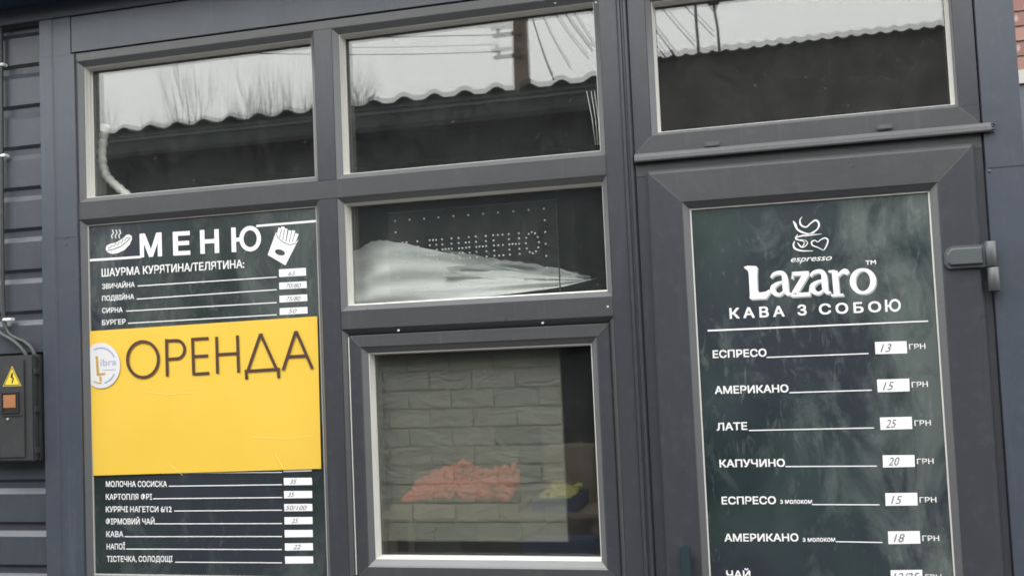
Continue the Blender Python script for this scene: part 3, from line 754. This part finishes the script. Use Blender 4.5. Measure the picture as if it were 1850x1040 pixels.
def lazaro(b_, y_, off):
    b_.poly(quadp([D(u + off[0], v + off[1]) for u, v in [(403, 506), (428, 498), (484, 500), (492, 508), (489, 560), (493, 655), (505, 670), (545, 664), (568, 650), (580, 664), (560, 692), (548, 708), (452, 713), (440, 703), (444, 690), (436, 548), (430, 526), (412, 516)][::-1]], y_))
    for dx, dy in ((0, 0), (253, -9)):
        dstroke(b_, [(580 + dx, 575 + dy, 10), (596 + dx, 552 + dy, 20), (636 + dx, 541 + dy, 24), (662 + dx, 556 + dy, 32), (670 + dx, 600 + dy, 38), (674 + dx, 648 + dy, 38), (688 + dx, 676 + dy, 26), (712 + dx, 676 + dy, 8)], y_, True, off)
        dstroke(b_, [(664 + dx, 598 + dy, 12), (620 + dx, 612 + dy, 20), (590 + dx, 640 + dy, 32), (602 + dx, 672 + dy, 30), (636 + dx, 682 + dy, 18), (668 + dx, 655 + dy, 12)], y_, True, off)
    dstroke(b_, [(714, 550, 24), (822, 543, 24)], y_, False, off); dstroke(b_, [(806, 548, 38), (728, 680, 38)], y_, False, off)
    dstroke(b_, [(708, 686, 24), (832, 679, 24)], y_, False, off); dstroke(b_, [(720, 545, 12), (716, 582, 12)], y_, False, off); dstroke(b_, [(826, 684, 12), (832, 644, 12)], y_, False, off)
    dstroke(b_, [(988, 530, 38), (1002, 682, 38)], y_, False, off); dstroke(b_, [(966, 688, 14), (1046, 683, 14)], y_, False, off); dstroke(b_, [(948, 535, 12), (988, 530, 14)], y_, False, off)
    dstroke(b_, [(1004, 572, 10), (1028, 542, 20), (1056, 532, 32), (1074, 548, 26)], y_, True, off)
    o_ = [(1170 + 66 * math.cos(a), 596 + 74 * math.sin(a), 17 + 21 * abs(math.cos(a)) ** 1.3) for a in [2 * math.pi * k / 28 for k in range(29)]]
    dstroke(b_, o_, y_, False, off)
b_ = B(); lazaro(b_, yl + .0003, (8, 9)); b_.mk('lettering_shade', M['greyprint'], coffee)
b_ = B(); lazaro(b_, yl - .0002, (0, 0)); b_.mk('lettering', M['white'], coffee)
for s_, x0, x1, v0, v1, sp in (('КАВА', 315, 668, 838, 823, 1.45), ('З', 752, 810, 817, 815, 1), ('СОБО', 890, 1289, 811, 794, 1.38)):
    lettering(s_, D(x0, v0), D(x1, v1), 19.2, yl, M['white'], coffee, bold=.022, spacing=sp)
q = B(); stroke(q, [(*D(1318, 716), 4.2), (*D(1322, 793), 4.2)], yl); stroke(q, [(*D(1320, 757), 3.6), (*D(1345, 755), 3.6)], yl - .00002)
stroke(q, [(*D(1376 + 31 * math.cos(a_), 752 + 34 * math.sin(a_)), 4.0) for a_ in [2 * math.pi * k / 28 for k in range(29)]], yl - .00004); q.mk('lettering', M['white'], coffee)
E_ = lambda u, v: (1260 + u / 3.854, 590 + v / 3.854)
G_ = lambda u, v: (1200 + u / 3.364, 820 + v / 3.364)
b_ = B(); stroke(b_, [(1278.5, 597, 3), (1677, 579.7, 2.2)], yl)
for a, c in (((1385, 645.2), (1569, 638.2)), ((1426, 708.8), (1575, 704.2)), ((1353, 777), (1579, 772.3)), ((1419, 842), (1584, 841.2)), ((1467, 910.5), (1589, 911)), ((1510, 977.5), (1594, 979))):
    rule(a, c, 1.9, yl, coffee)
b_.mk('rule', M['white'], coffee)
for s_, p0, p1 in (('ЕСПРЕСО', E_(108, 218), E_(482, 206)), ('АМЕРИКАНО', E_(122, 467), E_(635, 455)), ('ЛАТЕ', E_(135, 722), E_(348, 716)), ('КАПУЧИНО', G_(337, 79), G_(735, 75)),
                   ('ЕСПРЕСО', G_(350, 304), G_(680, 302)), ('АМЕРИКАНО', G_(367, 529), G_(817, 528)), ('ЧАЙ', G_(378, 752), G_(525, 752))):
    lettering(s_, p0, p1, 14.0, yl, M['white'], coffee, bold=.022)
lettering('з молоком', G_(705, 300), G_(899, 300), 7.2, yl, M['white'], coffee, bold=.02, capref=.56)
lettering('з молоком', G_(842, 531), G_(1040, 530), 7.2, yl, M['white'], coffee, bold=.02, capref=.56)
rows = [([(1580.5, 617.4), (1637.5, 615.9), (1639, 637.8), (1581.7, 639.4)], (1642.7, 631), (1672, 629.6), '13'), ([(1584.2, 685.2), (1642.7, 683.4), (1643.5, 706.2), (1586, 708)], (1647.4, 699.3), (1676.5, 698), '15'),
        ([(1589.5, 753.6), (1647, 752.1), (1648.4, 774.2), (1591, 775.9)], (1652.3, 768.7), (1682, 767.7), '25'), ([(1594.5, 821.6), (1652, 821.2), (1653, 842.6), (1595.4, 843.8)], (1657, 837.7), (1687, 837), '20'),
        ([(1599.2, 890), (1657, 889.3), (1658, 912.2), (1600, 912.8)], (1661.6, 907), (1692, 906.6), '15'), ([(1604.2, 959), (1661.6, 958.2), (1663, 981), (1605, 982)], (1666.7, 976.4), (1697, 976.2), '18'),
        ([(1608.8, 1029), (1666, 1028.2), (1667.4, 1051), (1610, 1052)], (1672, 1046.4), (1701, 1046.4), '12/25')]
for q, a, c, s_ in rows:
    B().poly(quadp(q, yl)).mk('price_label', M['label'], coffee)
    lettering('ГРН', a, c, 9.8, yl, M['white'], coffee, bold=.012)
    w_ = 20 if len(s_) < 3 else 48
    mid = (q[0][0] + q[1][0]) / 2 + (-8 if len(s_) < 3 else 0)
    lettering(s_, (mid - w_ / 2, q[3][1] - 4), (mid + w_ / 2, q[2][1] - 3.2), 14.5, yp, M['pen'], coffee, bold=-.02, shear=.35)

# ------------------------------------------------------------------ dotted LED sign behind the narrow window
yb = .070
led = thing('dotted_sign', 'clear sign of small unlit dots spelling ВІДЧИНЕНО behind the narrow window', 'sign', at(850, 540, yb))
c00, c10, c11, c01 = [at(*p, yb) for p in ((714, 399.5), (983, 377), (989.5, 504.5), (720, 522))]   # corners of the dot border
def led_pt(s, t_): return c00.lerp(c10, s).lerp(c01.lerp(c11, s), t_)
e = B().box(c00.x - .022, c10.x + .030, yb + .002, yb + .005, c01.z - .012, c00.z + .022); e.mk('clear_board', M['acrylic'], led)
B().box(c10.x + .0305, c10.x + .0325, yb, yb + .008, c01.z - .06, c00.z + .050).mk('edge_strip', M['boxp'], led)
B().box(c00.x - .022, c10.x + .03, yb - .001, yb + .006, c00.z + .0225, c00.z + .0245).mk('edge_strip', M['hinge'], led)
pts = [(k / 10, 0) for k in range(11)] + [(k / 10, 1) for k in range(11)] + [(0, k / 6) for k in range(1, 6)] + [(1, k / 6) for k in range(1, 6)]
glyph = {'В': ["110", "101", "110", "101", "110"], 'І': ["1", "1", "1", "1", "1"]}
def LZ(u): return (u - 92) / 1558.0
def dots(x0, x1, rows_, z0=0.0):
    n_ = len(rows_)
    for j, r_ in enumerate(rows_):
        m_ = len(r_)
        for i_, ch in enumerate(r_):
            if ch != '0':
                u = x0 + (x1 - x0) * (i_ / (m_ - 1) if m_ > 1 else 0)
                pts.append((LZ(u), .322 + j * .0735 * (4 / (n_ - 1)) if n_ > 1 else .3))
dots(163, 250, ["110", "101", "110", "101", "110"]); pts += []
dots(322, 330, ["1", "1", "1", "1", "1"])
dots(418, 522, ["0111", "0101", "0101", "1111", "1001"])
dots(583, 683, ["1001", "1001", "1111", "0001", "0001"])
dots(758, 868, ["1001", "1011", "1111", "1101", "1001"])
dots(940, 1042, ["1001", "1001", "1111", "1001", "1001"])
dots(1122, 1215, ["111", "100", "111", "100", "111"])
dots(1280, 1382, ["1001", "1001", "1111", "1001", "1001"])
for k in range(12):
    a = 2 * math.pi * k / 12; pts.append((LZ(1515 + 66 * math.cos(a)), .322 + .147 + .150 * math.sin(a)))
bm_ = bmesh.new(); bmesh.ops.create_icosphere(bm_, subdivisions=1, radius=.0027); lm = bpy.data.meshes.new('led_dot'); bm_.to_mesh(lm); bm_.free()
for p_ in lm.polygons: p_.use_smooth = True
lm.materials.append(M['led']); base = wloc(led)
for s, t_ in pts:
    # the word runs level with the border rows
    p = led_pt(s, t_); o = bpy.data.objects.new('led_dot', lm); COL.objects.link(o); o.parent = led
    o.location = p - base + Vector((rnd.uniform(-.0004, .0004), -.001, rnd.uniform(-.0004, .0004)))

# crumpled pale film lying behind the sign
yf = .132
edge_t = [(628, 455), (660, 443), (690, 432), (740, 441), (800, 452), (850, 462), (910, 470), (960, 478), (1010, 486), (1045, 492), (1075, 499)]
edge_b = [(628, 552), (660, 551), (690, 549), (740, 546), (800, 542), (850, 538), (910, 532), (960, 526), (1010, 519), (1045, 511), (1078, 502)]
def film_sheet(et, eb, yf, mat, seed, nu=44, nv=12):
    r_ = random.Random(seed); q = B(); rows_ = []
    for i_ in range(nu + 1):
        s = i_ / nu; a = lerp_e(et, s); c = lerp_e(eb, s); col = []; ja = r_.uniform(-2.2, 1.6)
        for j in range(nv + 1):
            t_ = j / nv
            yy = yf + .011 * math.sin(s * 11 + t_ * 5) * (1 - s * .5) + .007 * math.sin(t_ * 17 + s * 7 + seed) - .030 * t_ + r_.uniform(-.0012, .0012)
            col.append(q.bm.verts.new(at(a[0] + (c[0] - a[0]) * t_ + r_.uniform(-1.5, 1.5), a[1] + (ja if j == 0 else 0) + (c[1] - a[1]) * t_, yy)))
        rows_.append(col)
    for i_ in range(nu):
        for j in range(nv):
            fc = q.bm.faces.new((rows_[i_][j], rows_[i_][j + 1], rows_[i_ + 1][j + 1], rows_[i_ + 1][j])); fc.smooth = True
    return q
def lerp_e(ed, s):
    f_ = s * (len(ed) - 1); i_ = min(int(f_), len(ed) - 2); r_ = f_ - i_
    return (ed[i_][0] * (1 - r_) + ed[i_ + 1][0] * r_, ed[i_][1] * (1 - r_) + ed[i_ + 1][1] * r_)
b_ = film_sheet([(628, 457), (650, 450), (672, 436), (700, 434), (745, 444), (800, 456), (850, 468), (900, 479), (950, 490), (1000, 498), (1045, 503), (1062, 506)], edge_b, yf, None, 1)
film = b_.mk('plastic_film', M['film']); 
film_sheet([(800, 448), (850, 459), (900, 468), (950, 475), (1000, 484), (1040, 491), (1066, 500)], [(800, 500), (850, 500), (900, 505), (950, 508), (1000, 510), (1040, 510), (1068, 506)], yf + .02, None, 5, 26, 6).mk('film_fold', M['film_grey'], film)
tag(film, 'crumpled milky plastic film heaped behind the dotted sign', 'film')

# ------------------------------------------------------------------ brick-patterned board inside the serving window
yq = .080
bp_ = thing('brick_pattern_board', 'grey green foam board with raised bricks inside the serving window', 'wall panel', at(850, 985, yq))
BX1 = at(1018, 800, yq).x; BZ0 = at(850, 978, yq).z
BX0, BZT = BX1 - .60, BZ0 + .60
B().box(BX0, BX1, yq + .0026, yq + .016, BZ0, BZT).mk('backing', M['foam'], bp_)
pitch = .0492; bl = .118; nrow = int((BZT - BZ0) / pitch)
for r_ in range(nrow):
    z0 = BZ0 + .0005 + r_ * pitch; off = (r_ % 2) * bl / 2
    xx = BX1 - (bl - off if off else bl)
    x_hi = BX1
    x_lo = BX1 - (bl / 2 if r_ % 2 else bl)
    while x_hi > BX0 + .01:
        x_lo_c = max(x_lo, BX0)
        b_ = B(); b_.box(x_lo_c + .0002, x_hi - .0002, yq + rnd.uniform(-.0006, .0006), yq + .0059, z0 + .0002, z0 + pitch - .0003, .0022)
        b_.mk('brick', M['foam'], bp_)
        x_hi = x_lo; x_lo -= bl

# pale flexible duct seen through the left window
dk = [at(u, v, .115) for u, v in ((190, 225), (187, 250), (184, 275), (186, 300), (192, 318), (205, 332), (222, 346), (238, 360))]
b_ = B(); P_ = []; Rd = []
for i_ in range(len(dk) - 1):
    for s in range(6):
        P_.append(dk[i_].lerp(dk[i_ + 1], s / 6)); Rd.append(.0125 + .0016 * math.sin((i_ * 6 + s) * 1.7))
b_.tube(P_, Rd, 12)
duct = b_.mk('flexible_duct', M['duct']); tag(duct, 'pale curved flexible duct inside the upper left window', 'duct')
# a bundle of pale cables at the right side of the middle upper window
b_ = B()
cable = B()
for k, (ua, ub) in enumerate(((1060, 1076), (1068, 1080), (1074, 1084))):
    cable.tube([at(ua, 165, .12), at((ua + ub) / 2 + 2, 215, .12), at(ub, 262, .12)], .0014, 6)
tag(cable.mk('cable_bundle', M['duct']), 'thin pale cables hanging inside the middle upper window', 'cables'); b_.bm.free()

# ------------------------------------------------------------------ electrical box and conduit on the siding
yf_ = -.036
p_tr = at(57.5, 640, yf_); p_br = at(57.5, 834, yf_)
bx1, bz1, bz0 = p_tr.x, p_tr.z - .001, p_br.z + .001; bx0 = bx1 - .205
mbox = thing('meter_box', 'dark plastic electrical box with warning triangle on the left siding', 'electrical box', ((bx0 + bx1) / 2, .01, bz0))
B().box(bx0, bx1 + .004, -.012, .0166, bz0 - .001, bz1 + .001, .003).mk('case', M['boxp'], mbox)
B().box(bx0 + .001, bx1, yf_ + .004, -.0125, bz0, bz1, .004).mk('lid', M['boxp'], mbox)
inx = at(44, 740, yf_).x
lid = B().box(bx0 + .014, inx, yf_, yf_ + .0038, bz0 + .012, bz1 - .012, .0016).mk('lid_panel', M['boxp'], mbox)
for v in (670, 738, 812):
    zc = at(66, v, -.014).z; B().box(bx1 + .0002, bx1 + .006, -.030, -.013, zc - .009, zc + .009, .0015).mk('latch', M['boxp'], mbox)
yt = yf_ - .0006
tri = [at(*p, yt) for p in ((21.8, 660.5), (5.0, 697.5), (38.6, 696.5))]
B().poly(tri).mk('warning_triangle', M['warn'], mbox)
b_ = B(); cc = sum(tri, Vector()) / 3
sh = [cc + (p - cc) * .90 + Vector((0, -.0003, 0)) for p in tri]; si = [cc + (p - cc) * .80 + Vector((0, -.0003, 0)) for p in tri]
for k in range(3):
    j = (k + 1) % 3; b_.poly([sh[k], sh[j], si[j], si[k]])
stroke(b_, [(22.5, 673, 3), (20.5, 681, 4), (24, 683, 3), (21.5, 692, 1.6)], yt - .0005)
b_.mk('warning_mark', M['black'], mbox)
a, c = at(3, 708, yf_), at(35, 746, yf_)
B().ring(a.x, c.x, c.z, a.z, [(0, yf_ - .0002), (.001, yf_ - .004), (.005, yf_ - .004), (.006, yf_ - .0002)]).mk('window_hatch', M['black'], mbox)
B().box(a.x + .0062, c.x - .0062, yf_ - .0012, yf_ - .0002, c.z + .0062, a.z - .0062).mk('hatch_back', M['black'], mbox)
B().box(a.x + .007, c.x - .010, yf_ - .0030, yf_ - .0014, c.z + .016, a.z - .008, .0006).mk('breaker', M['amber'], mbox)
a = at(15, 757, yf_); B().ball((a.x, yf_ - .002, a.z), .0042, 2, (1, .7, 1)).mk('lock', M['gasket_grey'], mbox)
a, c = at(5, 749, yf_), at(40, 752, yf_)
B().box(a.x, c.x, yf_ - .003, yf_ - .0002, a.z - .004, a.z, .0008).mk('hatch_lip', M['boxp'], mbox)

cond = thing('conduit', 'dark hoses clipped to the siding and entering the electrical box', 'conduit', (at(8, 500).x, .01, 1.6))
yc = .004
path = [(1, -40), (2, 120), (3, 300), (4, 450), (6, 560), (9.5, 588), (17, 603), (30, 611), (44, 617), (55, 626), (61, 636), (63, 645)]
def hose(path, r_, ytab):
    b_ = B(); raw = [at(u, v, ytab[i_]) for i_, (u, v) in enumerate(path)]; P_ = []
    sm = smooth([tuple(p) for p in raw], 5); P_ = [Vector(p) for p in sm]
    return b_.tube(P_, r_, 10)
hose(path, .0062, [yc] * 8 + [.0, -.004, -.006, -.006]).mk('hose', M['hose'], cond)
hose([(-12, 590), (0, 600), (8, 606), (22, 614), (35, 625), (45, 637), (49, 648)], .0062, [.002, .0, -.004, -.008, -.010, -.010, -.010]).mk('hose', M['hose'], cond)
for u, v in ((2, 117), (5, 281), (11, 577)):
    c = at(u, v, .0)
    B().box(c.x - .012, c.x + .010 + (.008 if v > 500 else 0), -.0035, .0165, c.z - .0045, c.z + .0045, .002).mk('clip', M['screw'], cond)

# ------------------------------------------------------------------ red brick house beyond the right side
bh = thing('brick_house', 'red brick house wall beyond the right end of the kiosk', 'house', (2.6, 3.2, 0))
B().box(.75, 6.0, 3.02, 3.3, 0, 4.8).mk('wall', M['mortar'], bh)
B().box(.6, 6.2, 2.7, 3.6, 4.8, 5.0).mk('roof', M['slate'], bh)
bb = bmesh.new(); bmesh.ops.create_cube(bb, size=1.0)
for v_ in bb.verts: v_.co = Vector((v_.co.x * .24, v_.co.y * .02, v_.co.z * .062))
bme = bpy.data.meshes.new('brick'); bb.to_mesh(bme); bb.free(); bme.materials.append(M['brick'])
hb_ = wloc(bh)
for r_ in range(26):
    z = 2.02 + r_ * .075
    for k in range(8):
        x = .88 + k * .253 + (r_ % 2) * .126
        o = bpy.data.objects.new('brick', bme); COL.objects.link(o); o.parent = bh
        o.location = Vector((x, 3.016 + rnd.uniform(-.003, .003), z)) - hb_

zf = at(1846, 128, 2.4).z
fn = thing('sheet_fence', 'blue grey sheet metal fence in front of the brick house at the right edge', 'fence', (2.6, 2.4, 0))
B().box(.70, 5.0, 2.40, 2.42, .05, zf - .06).mk('fence_sheet', M['flash'], fn)
B().box(.68, 5.0, 2.38, 2.44, zf - .0595, zf).mk('top_rail', M['gasket_grey'], fn)
for k in range(3): B().box(.75 + k * 2, .81 + k * 2, 2.421, 2.47, 0, zf - .06).mk('post', M['hinge'], fn)

# ------------------------------------------------------------------ behind the photographer: what the panes mirror
def corrugated(x0, x1, y0, y1, z0, slope, per, amp, name, mat, parent):
    b_ = B(); n_ = int((x1 - x0) / per * 8); A = []; Bq = []
    for i_ in range(n_ + 1):
        x = x0 + (x1 - x0) * i_ / n_; dz = amp * max(-.35, math.cos(2 * math.pi * x / per))
        A.append((b_.bm.verts.new((x, y0, z0 + dz)), b_.bm.verts.new((x, y0, z0 + dz - .006))))
        Bq.append((b_.bm.verts.new((x, y1, z0 + dz + slope * (y0 - y1))), b_.bm.verts.new((x, y1, z0 + dz - .006 + slope * (y0 - y1)))))
    for i_ in range(n_):
        b_.bm.faces.new((A[i_][0], A[i_ + 1][0], Bq[i_ + 1][0], Bq[i_][0])); b_.bm.faces.new((A[i_][1], Bq[i_][1], Bq[i_ + 1][1], A[i_ + 1][1]))
        b_.bm.faces.new((A[i_][0], A[i_][1], A[i_ + 1][1], A[i_ + 1][0]))
    return b_.mk(name, mat, parent)

shed = thing('market_shed', 'long dark market shed with a wavy corrugated roof, mirrored in the windows', 'shed', (-4.5, -5.2, 0))
corrugated(-9.0, -.86, -3.5, -7.0, 3.157, .06, .205, .025, 'roof', M['slate'], shed)
B().box(-9.0, -.86, -3.56, -3.52, 2.98, 3.118).mk('fascia_board', M['shed'], shed)
B().box(-9.0, -.86, -3.519, -3.505, 3.085, 3.10).mk('fascia_trim', M['hinge'], shed)
B().box(-9.0, -.86, -7.0, -6.9, 0, 3.2).mk('wall', M['shed'], shed)
B().box(-9.1, -9.0, -7.0, -3.6, 0, 3.0).mk('wall', M['shed'], shed)
for k in range(5):
    x = -8.7 + k * 1.92; B().box(x, x + .1, -3.7, -3.6, 0, 2.98).mk('post', M['wood'], shed)
for k in range(4):
    x = -8.6 + k * 1.92; B().box(x + .1, x + 1.8, -3.75, -3.72, 1.9, 2.98).mk('boarding', M['shed'], shed)
shed2 = thing('market_row', 'dark plastered market building with a fine ribbed roof edge, mirrored above the door', 'building', (1.2, -5.2, 0))
M['plaster'] = painted('dark_plaster', (0.040, 0.034, 0.036), 0.85, 0.35)
corrugated(-.80, 3.4, -3.5, -7.0, 3.245, .05, .078, .009, 'roof', M['slate'], shed2)  # length cut short so open sky lights the kiosk's right side
B().box(-.80, 3.4, -3.75, -3.55, 0, 3.232).mk('wall', M['plaster'], shed2)
B().box(-.80, 3.4, -7.0, -3.76, 0, 3.15).mk('wall', M['plaster'], shed2)

# utility pole with a cross-arm and drop wires
pole = thing('utility_pole', 'brown utility pole with cross-arms and drop wires behind the shed', 'utility pole', (-2.80, -9, 0))
B().tube([(-2.80, -9, 0), (-2.80, -9, 4), (-2.78, -9, 7.6)], [.12, .10, .085], 12).mk('shaft', M['wood'], pole)
for z in (4.96, 5.22):
    a = B(); a.box(-3.10, -2.72, -8.9, -8.86, z - .02, z + .02); a.mk('cross_arm', M['wood'], pole)
    B().tube([(-3.04, -8.88, z + .02), (-3.04, -8.88, z + .07)], .025, 8).mk('insulator', M['gasket_grey'], pole)
for k in range(12):
    s_ = Vector((-2.66 + k * .06, -8.9, 5.6 + k * .13)); e_ = Vector((-1.30 + k * .085 + (k % 3) * .03, -3.62, 3.22 + (k % 4) * .05)); pts_ = []
    for q_ in range(13):
        f_ = q_ / 12; p = s_.lerp(e_, f_); p.z -= .30 * f_ * (1 - f_); pts_.append(p)
    B().tube(pts_, .0045 if k % 3 else .007, 5).mk('wire', M['wire'], pole)
for k in range(3):
    pts_ = []
    s_ = Vector((-3.04, -8.88, 5.03 + k * .2)); e_ = Vector((-12, -9.2, 6.6 + k * .3))
    for q_ in range(9):
        f_ = q_ / 8; p = s_.lerp(e_, f_); p.z -= .8 * f_ * (1 - f_); pts_.append(p)
    B().tube(pts_, .007, 5).mk('wire', M['wire'], pole)

# street lamp showing above the door; lower copy added for its double reflection
for k, (lx, ly, lz, lab) in enumerate(((-.78, -9, 5.9, 'taller thin street lamp with a drop shaped head, mirrored over the door'), (-.55, -9, 5.55, 'lower copy of the thin street lamp, standing in for its double reflection'))):
    lp = thing('street_lamp', lab, 'street lamp', (lx, ly, 0), 'thin street lamps behind the market row')
    B().tube([(lx + .10 * (k + .3), ly, 0), (lx + .03, ly, lz * .9), (lx, ly, lz - .3)], .018, 6).mk('post', M['hinge'], lp)
    B().tube([(lx, ly, lz - .32), (lx, ly, lz - .2), (lx, ly, lz - .02), (lx, ly, lz + .14), (lx, ly, lz + .22)], [.02, .08, .12, .10, .02], 12).mk('head', M['hinge'], lp)

# bare trees behind the shed
def tree(x, y_, h_, lab, seed):
    r_ = random.Random(seed); t_ = thing('bare_tree', lab, 'tree', (x, y_, 0), 'bare trees behind the shed')
    B().tube([(x, y_, 0), (x + .05, y_, h_ * .3), (x, y_, h_ * .55)], [.14, .11, .07], 8).mk('trunk', M['twig'], t_)
    b_ = B()
    def grow(p, d, l, rad, dep):
        q = p + d * l; b_.tube([p, p.lerp(q, .5) + Vector((r_.uniform(-.03, .03), r_.uniform(-.03, .03), 0)) * l, q], [rad, rad * .8, rad * .6], 4, False)
        if dep == 0: return
        for _ in range(3 if dep > 1 else 4):
            nd = (d + Vector((r_.uniform(-.55, .55), r_.uniform(-.5, .5), r_.uniform(.15, .9)))).normalized()
            grow(p.lerp(q, r_.uniform(.35, 1)), nd, l * r_.uniform(.6, .9), rad * .55, dep - 1)
    for k in range(7):
        a = k * 0.9 + r_.uniform(-.3, .3)
        grow(Vector((x, y_, h_ * r_.uniform(.3, .52))), Vector((math.cos(a) * .6, math.sin(a) * .5, 1)).normalized(), h_ * .17, .018, 4)
    b_.mk('crown', M['twig'], t_)
for k, (x, h_, lab) in enumerate(((-10.2, 6.5, 'bare tree behind the shed, leftmost in the mirrored sky'), (-9.2, 6.6, 'bare tree behind the shed, left of the middle one'), (-8.3, 6.9, 'bare tree behind the shed, right of the middle one'), (-7.3, 7.3, 'bare tree behind the shed, nearest the mirrored utility pole'))):
    tree(x, -12 - (k % 2) * .6, h_, lab, 11 + k)

# fruit stall in the open, mirrored in the serving window
stall = thing('market_table', 'long trestle table of the fruit stall, mirrored in the serving window', 'table', (-1.7, -3.2, 0))
B().box(-2.32, -1.0, -3.42, -3.02, .60, .63, .003).mk('table_top', M['wood'], stall)
for x in (-2.28, -1.08):
    for y_ in (-3.39, -3.08): B().box(x, x + .04, y_, y_ + .04, 0, .599).mk('leg', M['wood'], stall)
def crate(x0, x1, zb, fruit, lab, glab, fm, n_, seed, hgt=.10, pile=.16, cm='wood', yo=0.0):
    r_ = random.Random(seed)
    c = thing('fruit_crate', lab, 'crate', ((x0 + x1) / 2, -3.22, zb))
    q = B()
    q.box(x0, x1, -3.40, -3.385, zb, zb + hgt).box(x0, x1, -3.055, -3.04, zb, zb + hgt).box(x0, x0 + .012, -3.385, -3.055, zb, zb + hgt).box(x1 - .012, x1, -3.385, -3.055, zb, zb + hgt).box(x0, x1, -3.385, -3.055, zb, zb + .01)
    bmesh.ops.translate(q.bm, verts=q.bm.verts, vec=(0, yo, 0)); q.mk('crate_side', M[cm], c)
    f_ = B()
    for k in range(n_):
        u = r_.uniform(.04, .96); v_ = r_.uniform(.05, .95)
        top = pile * min(1, .45 + 2.2 * u, .62 + 3.0 * (1 - u)) * (.9 + .1 * math.sin(u * 11 + seed)) * (.35 + .65 * v_)
        f_.ball((x0 + .03 + (x1 - x0 - .06) * u, yo - 3.075 - .29 * v_, zb + hgt * .7 + top * r_.uniform(.4, 1)), r_.uniform(.017, .024), 1)
    fo = f_.mk('fruit', M[fm], c); fo['kind'] = 'stuff'
    return c
crate(-2.26, -1.50, .63, 'orange', 'wide crate heaped with small orange fruit on the stall table', '', 'orange', 900, 3, .05, .24)
crate(-1.42, -1.16, .63, 'apple', 'blue crate of yellow green apples at the right end of the stall table', '', 'yellowfruit', 90, 5, .08, .09, 'blue')
cbx = B().box(-1.44, -1.14, -3.72, -3.46, 0, .95, .004).mk('cardboard_box', M['card']); tag(cbx, 'tall cardboard box standing behind the stall table', 'box')
tub = B().box(-1.42, -1.02, -3.00, -2.80, .0, .52, .01).mk('plastic_tub', M['blue']); tag(tub, 'deep blue plastic tub on the ground before the stall', 'tub')
